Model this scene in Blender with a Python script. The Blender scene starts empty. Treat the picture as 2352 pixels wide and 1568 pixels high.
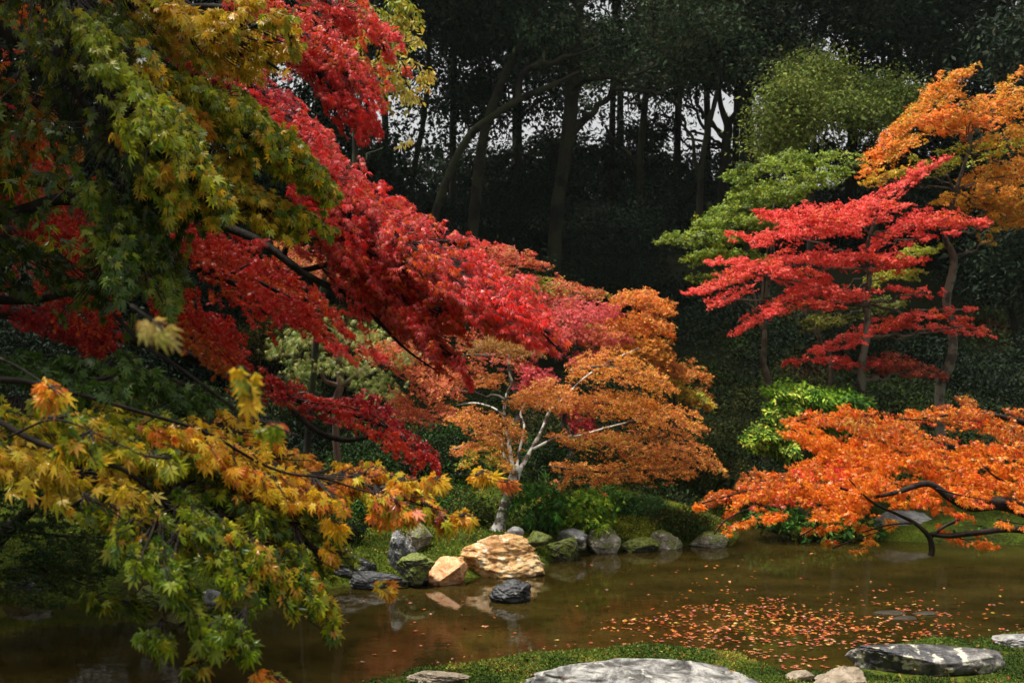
import bpy, math, random
import numpy as np
from mathutils import Vector
random.seed(7)
RNG = np.random.default_rng(11)
scene = bpy.context.scene
COL = scene.collection

# ------------------------------------------------------------------ camera, sky, sun, exposure
CAM_H = 3.0
cam_data = bpy.data.cameras.new("camera")
cam = bpy.data.objects.new("camera", cam_data)
COL.objects.link(cam)
cam.location = (0, 0, CAM_H)
cam.rotation_euler = (math.radians(90), 0, 0)
cam_data.lens = 40.0
cam_data.sensor_width = 36.0
cam_data.clip_end = 2000
cam_data.dof.use_dof = True
cam_data.dof.focus_distance = 6.5
cam_data.dof.aperture_fstop = 6.3
scene.camera = cam

SUN_DIR = Vector((-0.30, 0.04, 0.92)).normalized()      # towards the sun
world = bpy.data.worlds.new("World"); scene.world = world
world.use_nodes = True
wn = world.node_tree.nodes; wl = world.node_tree.links
bg = wn["Background"]
sky = wn.new("ShaderNodeTexSky"); sky.sky_type = 'NISHITA'; sky.sun_disc = False
sky.sun_elevation = math.asin(SUN_DIR.z)
sky.sun_rotation = math.atan2(SUN_DIR.x, SUN_DIR.y)
sky.air_density = 1.0; sky.dust_density = 6.0; sky.ozone_density = 0.6
veil = wn.new("ShaderNodeMix"); veil.data_type = 'RGBA'; veil.inputs[0].default_value = .7      # thin rain cloud over the blue
veil.inputs[7].default_value = (7.6, 7.5, 7.2, 1)
wl.new(sky.outputs[0], veil.inputs[6]); wl.new(veil.outputs[2], bg.inputs[0]); bg.inputs[1].default_value = 0.062
sl = bpy.data.lights.new("sun", 'SUN'); sl.energy = 5.0; sl.angle = math.radians(14.0); sl.color = (1, .95, .88)
so = bpy.data.objects.new("sun", sl); COL.objects.link(so)
so.rotation_euler = SUN_DIR.to_track_quat('Z', 'Y').to_euler()
scene.view_settings.view_transform = 'Standard'
scene.view_settings.look = 'None'
scene.view_settings.gamma = 1.0
scene.view_settings.exposure = 0.9
scene.cycles.max_bounces = 6
scene.cycles.transparent_max_bounces = 4
scene.cycles.caustics_reflective = False
scene.cycles.caustics_refractive = False

# ------------------------------------------------------------------ helpers
FPX = 2613.0
def P(px, py, d):
    """a direction in the view (2352 x 1568 units) and a distance -> a point of the place"""
    return np.array(((px - 1176) / FPX * d, d, CAM_H - (py - 784) / FPX * d))
def W(px, py, z=0.0):
    d = (CAM_H - z) * FPX / (py - 784)
    return ((px - 1176) / FPX * d, d)

def _hash(i, j, k):
    n = (i * 73856093) ^ (j * 19349663) ^ (k * 83492791)
    n = (n ^ (n >> 13)) * 1274126177
    n = n & 0x7fffffff
    return ((n ^ (n >> 16)) & 0xffff) / 65535.0
def vnoise(p):
    p = np.asarray(p, float); f = np.floor(p); t = p - f; t = t * t * (3 - 2 * t)
    i, j, k = (f[..., 0].astype(np.int64), f[..., 1].astype(np.int64), f[..., 2].astype(np.int64))
    r = 0
    for a in (0, 1):
        wa = t[..., 0] if a else 1 - t[..., 0]
        for b in (0, 1):
            wb = t[..., 1] if b else 1 - t[..., 1]
            for c in (0, 1):
                wc = t[..., 2] if c else 1 - t[..., 2]
                r = r + wa * wb * wc * _hash(i + a, j + b, k + c)
    return r
def fbm(p, o=4, g=.5):
    s, a, n = 0, 1, 0
    p = np.asarray(p, float)
    for _ in range(o):
        s = s + a * vnoise(p); n += a; a *= g; p = p * 2.03 + 17.3
    return s / n
def norm(v):
    return v / np.maximum(np.linalg.norm(v, axis=-1, keepdims=True), 1e-9)

def tag(o, label=None, cat=None, group=None, kind=None):
    if label: o["label"] = label
    if cat: o["category"] = cat
    if group: o["group"] = group
    if kind: o["kind"] = kind
    return o
def thing(name, loc, label, cat, group=None):
    o = bpy.data.objects.new(name, None); COL.objects.link(o)
    o.location = tuple(float(c) for c in loc); o.empty_display_size = .2
    return tag(o, label, cat, group)
def mesh_data(name, V, F, mat, col=None, smooth=False):
    """V (n,3); F (m,k) of one face size, or a list of such arrays"""
    me = bpy.data.meshes.new(name)
    V = np.asarray(V, np.float32)
    Fs = F if isinstance(F, list) else [F]
    Fs = [np.asarray(f, np.int32) for f in Fs if len(f)]
    loops = np.concatenate([f.ravel() for f in Fs])
    sizes = np.concatenate([np.full(len(f), f.shape[1], np.int32) for f in Fs])
    starts = np.concatenate([[0], np.cumsum(sizes)[:-1]]).astype(np.int32)
    me.vertices.add(len(V)); me.vertices.foreach_set("co", V.ravel())
    me.loops.add(len(loops)); me.loops.foreach_set("vertex_index", loops)
    me.polygons.add(len(sizes)); me.polygons.foreach_set("loop_start", starts)
    me.update(calc_edges=True)
    if col is not None:
        ca = me.color_attributes.new("tint", 'FLOAT_COLOR', 'POINT')
        c4 = np.ones((len(V), 4), np.float32); c4[:, :3] = col
        ca.data.foreach_set("color", c4.ravel())
    me.polygons.foreach_set("use_smooth", np.full(len(sizes), smooth))
    if mat: me.materials.append(mat)
    return me
def link(name, me, parent=None, V0=None):
    o = bpy.data.objects.new(name, me); COL.objects.link(o)
    if parent is not None: o.parent = parent
    return o
def part(name, V, F, mat, parent=None, col=None, smooth=False):
    V = np.asarray(V, float)
    if parent is not None:
        r = parent; off = np.zeros(3)
        while r is not None:
            off = off + np.array(r.location); r = r.parent
        V = V - off
    return link(name, mesh_data(name, V, F, mat, col, smooth), parent)

# ------------------------------------------------------------------ materials
def new_mat(name):
    m = bpy.data.materials.new(name); m.use_nodes = True
    return m, m.node_tree.nodes, m.node_tree.links, m.node_tree.nodes["Principled BSDF"]
def ramp(n, stops):
    r = n.new("ShaderNodeValToRGB"); e = r.color_ramp.elements
    while len(e) < len(stops): e.new(.5)
    for k, (p, c) in enumerate(stops):
        e[k].position = p; e[k].color = (*c, 1) if len(c) == 3 else c
    return r
def leaf_mat(name, rough=.35, trans=.35, spec=.5, coat=.0):
    m, n, l, b = new_mat(name)
    at = n.new("ShaderNodeVertexColor"); at.layer_name = "tint"
    no = n.new("ShaderNodeTexNoise"); no.inputs["Scale"].default_value = 45; no.inputs["Detail"].default_value = 3
    geo = n.new("ShaderNodeNewGeometry"); l.new(geo.outputs["Position"], no.inputs["Vector"])
    mr = n.new("ShaderNodeMapRange"); mr.inputs[3].default_value = .72; mr.inputs[4].default_value = 1.25
    l.new(no.outputs[0], mr.inputs[0])
    mu = n.new("ShaderNodeVectorMath"); mu.operation = 'SCALE'
    l.new(at.outputs[0], mu.inputs[0]); l.new(mr.outputs[0], mu.inputs["Scale"])
    l.new(mu.outputs[0], b.inputs["Base Color"])
    b.inputs["Roughness"].default_value = rough
    b.inputs["Specular IOR Level"].default_value = spec
    b.inputs["Coat Weight"].default_value = coat
    b.inputs["Coat Roughness"].default_value = .12
    tr = n.new("ShaderNodeBsdfTranslucent"); l.new(mu.outputs[0], tr.inputs[0])
    mx = n.new("ShaderNodeMixShader"); mx.inputs[0].default_value = trans
    l.new(b.outputs[0], mx.inputs[1]); l.new(tr.outputs[0], mx.inputs[2])
    l.new(mx.outputs[0], n["Material Output"].inputs[0])
    return m
def bark_mat(name, c1, c2, scale=14, patch=None, rough=.7):
    m, n, l, b = new_mat(name)
    tc = n.new("ShaderNodeNewGeometry"); mp = n.new("ShaderNodeMapping")
    mp.inputs["Scale"].default_value = (1, 1, .35); l.new(tc.outputs["Position"], mp.inputs[0])
    no = n.new("ShaderNodeTexNoise"); no.inputs["Scale"].default_value = scale; no.inputs["Detail"].default_value = 8
    l.new(mp.outputs[0], no.inputs["Vector"])
    r = ramp(n, [(.35, c1), (.65, c2)]); l.new(no.outputs[0], r.inputs[0])
    out = r.outputs[0]
    if patch:
        n2 = n.new("ShaderNodeTexNoise"); n2.inputs["Scale"].default_value = scale * .55; n2.inputs["Detail"].default_value = 5
        n2.inputs["Roughness"].default_value = .65
        l.new(tc.outputs["Position"], n2.inputs["Vector"])
        r2 = ramp(n, [(.47, (0, 0, 0)), (.53, (1, 1, 1))]); l.new(n2.outputs[0], r2.inputs[0])
        mx = n.new("ShaderNodeMix"); mx.data_type = 'RGBA'
        l.new(r2.outputs[0], mx.inputs[0]); l.new(out, mx.inputs[6]); mx.inputs[7].default_value = (*patch, 1)
        out = mx.outputs[2]
    l.new(out, b.inputs["Base Color"]); b.inputs["Roughness"].default_value = rough
    b.inputs["Specular IOR Level"].default_value = .15
    bp = n.new("ShaderNodeBump"); bp.inputs["Strength"].default_value = .7; bp.inputs["Distance"].default_value = .02
    l.new(no.outputs[0], bp.inputs["Height"]); l.new(bp.outputs[0], b.inputs["Normal"])
    return m
def rock_mat(name, stops, moss=.0, lichen=None, scale=3.0, rough=.45, moss_c=(.10, .12, .012), lich_t=.58):
    m, n, l, b = new_mat(name)
    tc = n.new("ShaderNodeTexCoord"); g = n.new("ShaderNodeNewGeometry")
    no = n.new("ShaderNodeTexNoise"); no.inputs["Scale"].default_value = scale; no.inputs["Detail"].default_value = 12
    no.inputs["Roughness"].default_value = .68; no.inputs["Distortion"].default_value = .6
    l.new(tc.outputs["Object"], no.inputs["Vector"])
    r = ramp(n, stops); l.new(no.outputs[0], r.inputs[0]); out = r.outputs[0]
    # dark cracks
    vo = n.new("ShaderNodeTexVoronoi"); vo.feature = 'DISTANCE_TO_EDGE'; vo.inputs["Scale"].default_value = scale * 1.3
    nd = n.new("ShaderNodeTexNoise"); nd.inputs["Scale"].default_value = scale * 2.5; nd.inputs["Detail"].default_value = 6
    l.new(tc.outputs["Object"], nd.inputs["Vector"])
    ad = n.new("ShaderNodeVectorMath"); ad.operation = 'MULTIPLY_ADD'; ad.inputs[1].default_value = (.35, .35, .35)
    l.new(nd.outputs[1], ad.inputs[0]); l.new(tc.outputs["Object"], ad.inputs[2]); l.new(ad.outputs[0], vo.inputs["Vector"])
    rc = ramp(n, [(.0, (.30, .28, .26)), (.035, (1, 1, 1))]); l.new(vo.outputs[0], rc.inputs[0])
    mc = n.new("ShaderNodeMix"); mc.data_type = 'RGBA'; mc.blend_type = 'MULTIPLY'; mc.inputs[0].default_value = .75
    l.new(out, mc.inputs[6]); l.new(rc.outputs[0], mc.inputs[7]); out = mc.outputs[2]
    if lichen:
        n2 = n.new("ShaderNodeTexNoise"); n2.inputs["Scale"].default_value = scale * 2.2; n2.inputs["Detail"].default_value = 9
        n2.inputs["Roughness"].default_value = .62
        l.new(tc.outputs["Object"], n2.inputs["Vector"])
        r2 = ramp(n, [(lich_t, (0, 0, 0)), (lich_t + .05, (1, 1, 1))]); l.new(n2.outputs[0], r2.inputs[0])
        mx = n.new("ShaderNodeMix"); mx.data_type = 'RGBA'
        l.new(r2.outputs[0], mx.inputs[0]); l.new(out, mx.inputs[6]); mx.inputs[7].default_value = (*lichen, 1)
        out = mx.outputs[2]
    if moss > 0:
        sx = n.new("ShaderNodeSeparateXYZ"); l.new(g.outputs["Normal"], sx.inputs[0])
        n3 = n.new("ShaderNodeTexNoise"); n3.inputs["Scale"].default_value = scale * 1.6; n3.inputs["Detail"].default_value = 7
        l.new(tc.outputs["Object"], n3.inputs["Vector"])
        am = n.new("ShaderNodeMath"); am.operation = 'MULTIPLY_ADD'; am.inputs[1].default_value = .45
        l.new(sx.outputs[2], am.inputs[0]); l.new(n3.outputs[0], am.inputs[2])
        t = 1.05 - moss * .6
        r3 = ramp(n, [(min(t, .95), (0, 0, 0)), (min(t + .06, 1), (1, 1, 1))]); l.new(am.outputs[0], r3.inputs[0])
        n4 = n.new("ShaderNodeTexNoise"); n4.inputs["Scale"].default_value = scale * 9; n4.inputs["Detail"].default_value = 5
        l.new(tc.outputs["Object"], n4.inputs["Vector"])
        r4 = ramp(n, [(.35, tuple(c * .5 for c in moss_c)), (.65, tuple(c * 1.5 for c in moss_c))]); l.new(n4.outputs[0], r4.inputs[0])
        mx = n.new("ShaderNodeMix"); mx.data_type = 'RGBA'
        l.new(r3.outputs[0], mx.inputs[0]); l.new(out, mx.inputs[6]); l.new(r4.outputs[0], mx.inputs[7])
        out = mx.outputs[2]
    l.new(out, b.inputs["Base Color"]); b.inputs["Roughness"].default_value = rough + .12; b.inputs["Specular IOR Level"].default_value = .3
    bp = n.new("ShaderNodeBump"); bp.inputs["Strength"].default_value = .9; bp.inputs["Distance"].default_value = .04
    l.new(no.outputs[0], bp.inputs["Height"]); l.new(bp.outputs[0], b.inputs["Normal"])
    return m

M_LEAF = leaf_mat("wet_maple_leaf", .42, .45, .42, .08)
M_FAR = leaf_mat("distant_leaf", .55, .36, .3)
M_EVER = leaf_mat("evergreen_leaf", .7, .15, .12)
M_BARK = bark_mat("dark_wet_bark", (.008, .006, .005), (.030, .022, .016), 20, rough=.75)
M_BARK_W = bark_mat("white_lichen_bark", (.06, .045, .035), (.16, .13, .10), 9, patch=(.66, .64, .56))
M_BARK_G = bark_mat("grey_bark", (.03, .025, .019), (.085, .07, .053), 7, patch=(.13, .12, .09))
M_BARK_P = bark_mat("reddish_pine_bark", (.07, .035, .025), (.16, .10, .075), 9)
M_BARK_F = bark_mat("forest_bark", (.010, .008, .006), (.035, .029, .020), 3, patch=(.028, .032, .014), rough=.9)

# ------------------------------------------------------------------ leaf shapes (x across, y to the tip, z up), unit long
def lobes(angs, lens, sinus=.27, wide=None, curl=.25):
    V = [(0, 0, 0)]; T = []
    n = len(angs)
    def pt(a, r, z=0):
        a = math.radians(a); return (math.sin(a) * r, math.cos(a) * r, z - curl * r * r)
    sin_a = [angs[0] - 24] + [(angs[i] + angs[i + 1]) / 2 for i in range(n - 1)] + [angs[-1] + 24]
    s_idx = []
    for i, a in enumerate(sin_a):
        V.append(pt(a, sinus * (.55 if i in (0, n) else 1), .03)); s_idx.append(len(V) - 1)
    for i, (a, r) in enumerate(zip(angs, lens)):
        V.append(pt(a, r, -.02)); tip = len(V) - 1
        if wide:
            V.append(pt(a - 13 / (.35 + .65 * r) * wide, r * .52, .02)); wl_ = len(V) - 1
            V.append(pt(a + 13 / (.35 + .65 * r) * wide, r * .52, .02)); wr_ = len(V) - 1
            V.append(pt(a, r * .55, -.035)); mid = len(V) - 1
            T += [(0, s_idx[i], mid), (s_idx[i], wl_, mid), (wl_, tip, mid), (mid, tip, wr_), (mid, wr_, s_idx[i + 1]), (0, mid, s_idx[i + 1])]
        else:
            T += [(0, s_idx[i], tip), (0, tip, s_idx[i + 1])]
    V = np.array(V, float)
    return V, np.array([t[::-1] for t in T])
A7 = [-122, -80, -40, 0, 40, 80, 122]
LEAF_NEAR = lobes(A7, [.38, .72, .92, 1, .92, .72, .38], .33, 1.15, .20)
LEAF_NEAR2 = lobes(A7, [.34, .66, .95, 1.05, .88, .7, .36], .32, 1.15, .32)
LEAF_MID = lobes([-105, -72, -36, 0, 36, 72, 105], [.40, .75, .95, 1.08, .95, .75, .40], .32, None, .22)
LEAF_STAR = lobes([-80, -40, 0, 40, 80], [.72, .95, 1.06, .95, .72], .36, None, .2)
LEAF_FAR = (np.array([(0, -.1, 0), (-.75, .25, -.12), (-.18, .45, 0), (0, 1, -.15), (.18, .45, 0), (.75, .25, -.12)], float),
            np.array([(0, 2, 1), (0, 4, 2), (2, 4, 3), (0, 5, 4)]))
LEAF_OVAL = (np.array([(0, 0, 0), (-.28, .45, .05), (0, 1, -.08), (.28, .45, .05)], float), np.array([(0, 2, 1), (0, 3, 2)]))
_nv = []; _nt = []
for _k in range(9):
    _a = -1.0 + _k * .25; _s = math.sin(_a); _c = math.cos(_a); _b = len(_nv)
    _nv += [(-.03, 0, 0), (.03, 0, 0), (_s * .9, _c, -.1 - .25 * abs(_s) + .2 * (_k % 2))]; _nt += [(_b, _b + 1, _b + 2)]
LEAF_NEEDLE = (np.array(_nv, float), np.array(_nt))
_nv = []; _nt = []
for _k in range(11):           # fern frond: paired blades along a rib
    _y = .08 + _k * .085; _w = .34 * (1 - abs(_k - 3.5) / 9)
    for _s in (-1, 1):
        _b = len(_nv); _nv += [(0, _y - .03, 0), (0, _y + .04, 0), (_s * _w, _y + .13, -.06)]; _nt += [(_b, _b + 1, _b + 2) if _s < 0 else (_b + 1, _b, _b + 2)]
LEAF_FROND = (np.array(_nv, float) * 1.0, np.array(_nt))

def place_leaves(tmpl, pos, tip, nrm, size, col):
    """copies of one leaf shape: pos, tip direction, normal, size, colour per leaf"""
    V, T = tmpl
    n = len(pos)
    if n == 0: return np.zeros((0, 3)), np.zeros((0, 3), int), np.zeros((0, 3))
    tip = norm(tip); z = norm(nrm - (nrm * tip).sum(1, keepdims=True) * tip); x = np.cross(tip, z)
    R = np.stack([x, tip, z], axis=2)                       # columns
    q = pos[:, :1] * 91.7 + pos[:, 1:2] * 57.3 + pos[:, 2:] * 133.1          # each leaf a little narrower, skewed or more curled
    h1, h2, h3 = np.sin(q) , np.sin(q * 1.7 + 1), np.sin(q * 2.3 + 2)
    L_ = V[None] * np.stack([1 - .16 + .16 * h1, 1 + .12 * h2, 1.2 + 1.1 * h3], axis=2)
    L_ = L_ + np.stack([.12 * h2 * V[None, :, 1], 0 * h2 * V[None, :, 1], .22 * h1 * V[None, :, 0]], axis=2)
    VV = np.einsum('nij,nvj->nvi', R, L_) * np.asarray(size).reshape(-1, 1, 1) + pos[:, None, :]
    TT = T[None] + (np.arange(n) * len(V))[:, None, None]
    CC = np.repeat(col[:, None, :], len(V), axis=1)
    return VV.reshape(-1, 3), TT.reshape(-1, 3), CC.reshape(-1, 3)
def merge(parts_):
    Vs, Ts, Cs, o = [], [], [], 0
    for V, T, C in parts_:
        if len(V) == 0: continue
        Vs.append(V); Ts.append(T + o); Cs.append(C); o += len(V)
    return np.concatenate(Vs), np.concatenate(Ts), np.concatenate(Cs)

def pick(pal, key, rng, jit=.16):
    """pal: list of (rgb, weight); key 0..1 chooses"""
    w = np.cumsum([p[1] for p in pal]); w = w / w[-1]
    idx = np.searchsorted(w, np.clip(key, 0, .9999))
    c = np.array([p[0] for p in pal], float)[idx]
    v = 1 + rng.normal(0, jit, (len(c), 1)); h = 1 + rng.normal(0, jit * .5, c.shape)
    return np.clip(c * v * h, .002, .9)

def curve(pts, n=None):
    """catmull-rom through rows of numbers"""
    p = np.asarray(pts, float)
    if len(p) == 2: p = np.array([p[0], (p[0] + p[1]) / 2, p[1]])
    q = np.vstack([2 * p[0] - p[1], p, 2 * p[-1] - p[-2]])
    n = n or 8
    out = []
    for i in range(1, len(q) - 2):
        t = np.linspace(0, 1, n, endpoint=False)[:, None]
        a, b, c, d = q[i - 1], q[i], q[i + 1], q[i + 2]
        out.append(.5 * ((2 * b) + (-a + c) * t + (2 * a - 5 * b + 4 * c - d) * t ** 2 + (-a + 3 * b - 3 * c + d) * t ** 3))
    out.append(p[-1][None])
    return np.vstack(out)
def px_path(pts, n=8):
    """rows (px, py, distance, radius in view units) -> world points and radii"""
    c = curve(pts, n)
    w = np.array([P(*r[:3]) for r in c])
    return w, np.maximum(c[:, 3], .3) * c[:, 2] / FPX

def tube(w, r, sides=8, rough=.0, seed=0):
    n = len(w); T = norm(np.gradient(w, axis=0))
    ref = np.array((0.0, 1, 0)) if abs(T[:, 1]).mean() < .8 else np.array((1.0, 0, 0))
    A = norm(np.cross(T, ref)); B = np.cross(T, A)
    th = np.linspace(0, 2 * math.pi, sides, endpoint=False)
    ring = A[:, None] * np.cos(th)[None, :, None] + B[:, None] * np.sin(th)[None, :, None]
    rr = np.asarray(r)[:, None] * np.ones(sides)
    if rough:
        rr = rr * (1 + rough * (fbm((w[:, None] + ring * .3) * 5 + seed, 3) - .5) * 2)
    V = w[:, None] + ring * rr[..., None]
    i = np.arange(n - 1)[:, None] * sides; j = np.arange(sides)[None]; k = (j + 1) % sides
    F = np.stack([i + j, i + k, i + sides + k, i + sides + j], axis=-1).reshape(-1, 4)
    V = np.vstack([V.reshape(-1, 3), w[-1] + T[-1] * r[-1], w[0]])
    m = len(V)
    tris = [((n - 1) * sides + a, (n - 1) * sides + (a + 1) % sides, m - 2) for a in range(sides)]
    tris += [((a + 1) % sides, a, m - 1) for a in range(sides)]
    return V, F, np.array(tris)
def join_tubes(ts):
    Vs, Fs, Gs, o = [], [], [], 0
    for V, F, G in ts:
        Vs.append(V); Fs.append(F + o); Gs.append(G + o); o += len(V)
    return np.vstack(Vs), [np.vstack(Fs), np.vstack(Gs)]
def limb(name, pts, mat, parent, sides=8, rough=.25, n=8, wig=.0):
    w, r = px_path(pts, n)
    if wig:
        k = np.linspace(0, 1, len(w))[:, None]
        w = w + (np.stack([vnoise(np.stack([k[:, 0] * 9 + s, k[:, 0] * 0 + s, k[:, 0] * 0], -1)) - .5 for s in (1.3, 5.1, 9.7)], -1)) * wig * np.sin(k * math.pi) * 2
    V, F, G = tube(w, r, sides, rough)
    return part(name, V, [F, G], mat, parent, smooth=True)

# ------------------------------------------------------------------ foliage along a stroke (a leafy branch)
def spray(pts, n_twig, size, pal, tmpl=LEAF_MID, dd=.4, nodes=4, step=None, droop=.35, face=.6, jit=.45,
          gap=.0, gscale=None, seed=0, twigs=False, twig_r=.002, head=None, up=.0, cjit=.14, tscale=1.0, cl=9):
    """leaves in opposite pairs on small twigs spread round a branch path; returns leaf arrays and twig lines"""
    rng = np.random.default_rng(seed + 101)
    w, R = px_path(pts, 10)
    seg = np.linalg.norm(np.diff(w, axis=0), axis=1); wt = seg * (R[1:] + R[:-1])
    cdf = np.concatenate([[0], np.cumsum(wt)]) / wt.sum()
    per = max(1, min(int(cl), n_twig)); ncl = max(1, int(round(n_twig / per)))           # side boughs, each a small flat fan of twigs
    u = (np.arange(ncl) + rng.random(ncl)) / ncl
    idx = np.clip(np.searchsorted(cdf, u) - 1, 0, len(seg) - 1)
    f = (u - cdf[idx]) / np.maximum(cdf[idx + 1] - cdf[idx], 1e-9)
    C = w[idx] + (w[idx + 1] - w[idx]) * f[:, None]
    Rr = R[idx] + (R[idx + 1] - R[idx]) * f
    T = norm(np.gradient(w, axis=0))[idx]
    perp = norm(np.cross(T, np.array((0, 1.0, 0))) + 1e-9); perp = np.where(perp[:, 2:3] < 0, -perp, perp)
    a = rng.random(ncl) * 2 * math.pi; rad = np.sqrt(rng.random(ncl))
    edge = 1 + .9 * (fbm(C / np.maximum(Rr, .02)[:, None] * .8 + seed, 2) - .5) * 2
    cc = C + perp * (np.cos(a) * rad * Rr * edge * .82)[:, None] + np.array((0, 1.0, 0)) * (np.sin(a) * rad * dd * np.minimum(1, Rr / R.max() + .25))[:, None]
    rep = lambda q: np.repeat(q, per, axis=0)
    C, Rr, T, perp = rep(C), rep(Rr), rep(T), rep(perp); n_tw = len(C)
    g1, g2, g3 = rng.normal(0, 1, (3, n_tw, 1))
    rs = np.minimum(Rr, .45)[:, None]
    bow = -np.abs(g1) * .10 * rs                                              # each fan arches over at its rim
    pos = rep(cc) + T * (g1 * .62 * rs + .05 * rs) + perp * (g2 * .12 * rs + bow) + np.array((0, 1.0, 0)) * (g3 * .42 * np.minimum(dd, rs * 1.6))
    if gap > 0:
        gs = gscale or float(R.mean()) * 1.0
        nz = fbm(pos / gs * np.array((1, 1, 1.6)) + seed * 3.7, 2)
        keep = nz > gap
        pos, T, Rr, C, perp = pos[keep], T[keep], Rr[keep], C[keep], perp[keep]
    n = len(pos)
    if n == 0: return None, []
    step = step or size * .62
    H = T * .8 if head is None else np.tile(np.array(head, float), (n, 1)) * .8
    H = norm(H + rng.normal(0, .42, (n, 3)) + np.array((0, 0, up)))
    Nn = norm(np.array((0, -face, 1.0)) + rng.normal(0, .25, (n, 3)))
    L = norm(np.cross(H, Nn))
    out, lines = [], []
    key_t = np.clip((fbm(pos / (.25 + 2.2 * size * 4) + seed, 2) - .5) * 1.9 + .5, 0, 1)
    for k in range(nodes):
        p = pos + H * (step * (k - nodes * .45)) + np.array((0, 0, -1.0)) * (droop * .35 * step * k * k / max(nodes, 1))
        last = k == nodes - 1
        for s in ((-1, 1, 0) if last else (-1, 1)):
            keep = rng.random(n) > .12
            m = int(keep.sum())
            if m == 0: continue
            d = norm(H[keep] * (.45 if s else 1.0) + L[keep] * (s * .8) + np.array((0, 0, -droop * 1.4)) + rng.normal(0, .28, (m, 3)))
            nn = Nn[keep] + rng.normal(0, jit, (m, 3)) * .6
            sz = size * (1 - .12 * (nodes - k) / nodes) * np.exp(rng.normal(0, .16, m))
            key = np.clip(key_t[keep] + rng.normal(0, .17, m), 0, 1)
            out.append(place_leaves(tmpl, p[keep] + d * (sz * .35)[:, None], d, nn, sz * tscale, pick(pal, key, rng, cjit)))
    if twigs:
        for i in range(n):
            e = pos[i] + H[i] * step * (nodes * .5) + np.array((0, 0, -droop * .3 * step * nodes))
            back = C[i] - T[i] * Rr[i] * 1.2
            mid = (pos[i] * .6 + back * .4) - np.array((0, 0, .10 * Rr[i]))
            lines.append((np.array([back, mid, pos[i], e]), np.array([2.6, 2.0, 1.3, .7]) * twig_r))
    return merge(out), lines
def foliage(parent, pts, n, size, pal, mat=M_LEAF, name="foliage_spray", seed=0, branch=None, bmat=None, **kw):
    res, lines = spray(pts, n, size, pal, seed=seed, **kw)
    if res is None: return None
    V, T, C = res
    o = part(name, V, T, mat, parent, col=C)
    ts = []
    if lines: ts += [tube(curve(l, 3), np.interp(np.linspace(0, 1, 10), np.linspace(0, 1, 4), r), 3) for l, r in lines]
    if branch:
        w, R = px_path(pts, 8); w = w + np.array((0, 0, 1)) * (-.15 * R)[:, None]
        ts.append(tube(w, np.linspace(branch, branch * .25, len(w)), 6, .2))
    if ts:
        V, F = join_tubes(ts)
        part("twigwork", V, F, bmat or M_BARK, o, smooth=True)
    return o
def blob_leaves(c, rad, clumps, per, size, pal, seed, tmpl=LEAF_OVAL, clump_r=.35, keepf=None, up=.5, shell=.55, jit=.16, flat=.6):
    """a crown mass: clumps of leaves spread through an ellipsoid, thicker towards its skin"""
    rng = np.random.default_rng(seed + 55)
    d = norm(rng.normal(0, 1, (clumps, 3))); r = rng.random(clumps) ** (1 / 3 * (1 - shell) + .05)
    r = r * (1 + .5 * (fbm(d * 1.7 + seed, 2) - .5) * 2)
    cc = np.array(c) + d * r[:, None] * np.array(rad)
    if keepf is not None: cc = cc[keepf(cc, rng)]
    m = len(cc)
    if m == 0: return np.zeros((0, 3)), np.zeros((0, 3), int), np.zeros((0, 3))
    n = m * per
    rc = np.repeat(np.exp(rng.normal(0, .35, m)), per)
    off = rng.normal(0, 1, (n, 3)) * clump_r * .55 * rc[:, None] * np.array((1, 1, flat))
    pos = np.repeat(cc, per, axis=0) + off
    nrm = norm(off / clump_r + rng.normal(0, .6, (n, 3)) + np.array((0, -.15, up)))
    tip = norm(rng.normal(0, 1, (n, 3)) + np.array((0, 0, -.5)) + off / clump_r)
    key = np.clip(np.repeat(rng.random(m), per) * .6 + .4 * rng.random(n), 0, 1)
    sz = size * np.exp(rng.normal(0, .25, n))
    return place_leaves(tmpl, pos, tip, nrm, sz, pick(pal, key, rng, jit))

# ================================================================== THE SETTING
# water line of the pond (read off the bank, then laid on the ground plane)
_wl = [(-900, 1450), (-300, 1400), (0, 1378), (330, 1392), (460, 1385), (600, 1372), (720, 1352), (860, 1342), (960, 1338), (1060, 1326),
       (1170, 1320), (1245, 1312), (1262, 1290), (1330, 1272), (1420, 1262), (1520, 1256), (1600, 1250), (1680, 1244), (1700, 1226), (1660, 1206),
       (1600, 1194), (1680, 1186), (1760, 1192), (1850, 1218), (1960, 1238), (2100, 1244), (2250, 1248), (2420, 1252), (2800, 1262)]
_nr = [(3300, 1380), (2700, 1400), (2420, 1440), (2330, 1462), (2230, 1475), (2080, 1480), (2005, 1500), (1985, 1530), (1900, 1552), (1800, 1552), (1700, 1505),
       (1500, 1492), (1370, 1500), (1240, 1510), (1100, 1528), (960, 1548), (820, 1580), (600, 1640), (200, 1720), (-500, 1720), (-1500, 1600)]
POND = np.array([W(*p) for p in _wl] + [W(*p) for p in _nr])
def poly_dist(X, Y):
    """signed distance to the pond's edge, positive on land"""
    x = X.ravel(); y = Y.ravel(); best = np.full(x.shape, 1e9); inside = np.zeros(x.shape, bool)
    n = len(POND)
    for i in range(n):
        ax, ay = POND[i]; bx, by = POND[(i + 1) % n]
        dx, dy = bx - ax, by - ay; L = dx * dx + dy * dy
        t = np.clip(((x - ax) * dx + (y - ay) * dy) / L, 0, 1)
        best = np.minimum(best, np.hypot(x - ax - t * dx, y - ay - t * dy))
        c = ((ay > y) != (by > y))
        with np.errstate(all='ignore'):
            inside ^= c & (x < (bx - ax) * (y - ay) / (by - ay) + ax)
    return np.where(inside, -best, best).reshape(X.shape)
_PY = [-10, 0, 5, 9, 11, 17, 19.5, 22, 26, 32, 45, 60, 66, 80]
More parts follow.
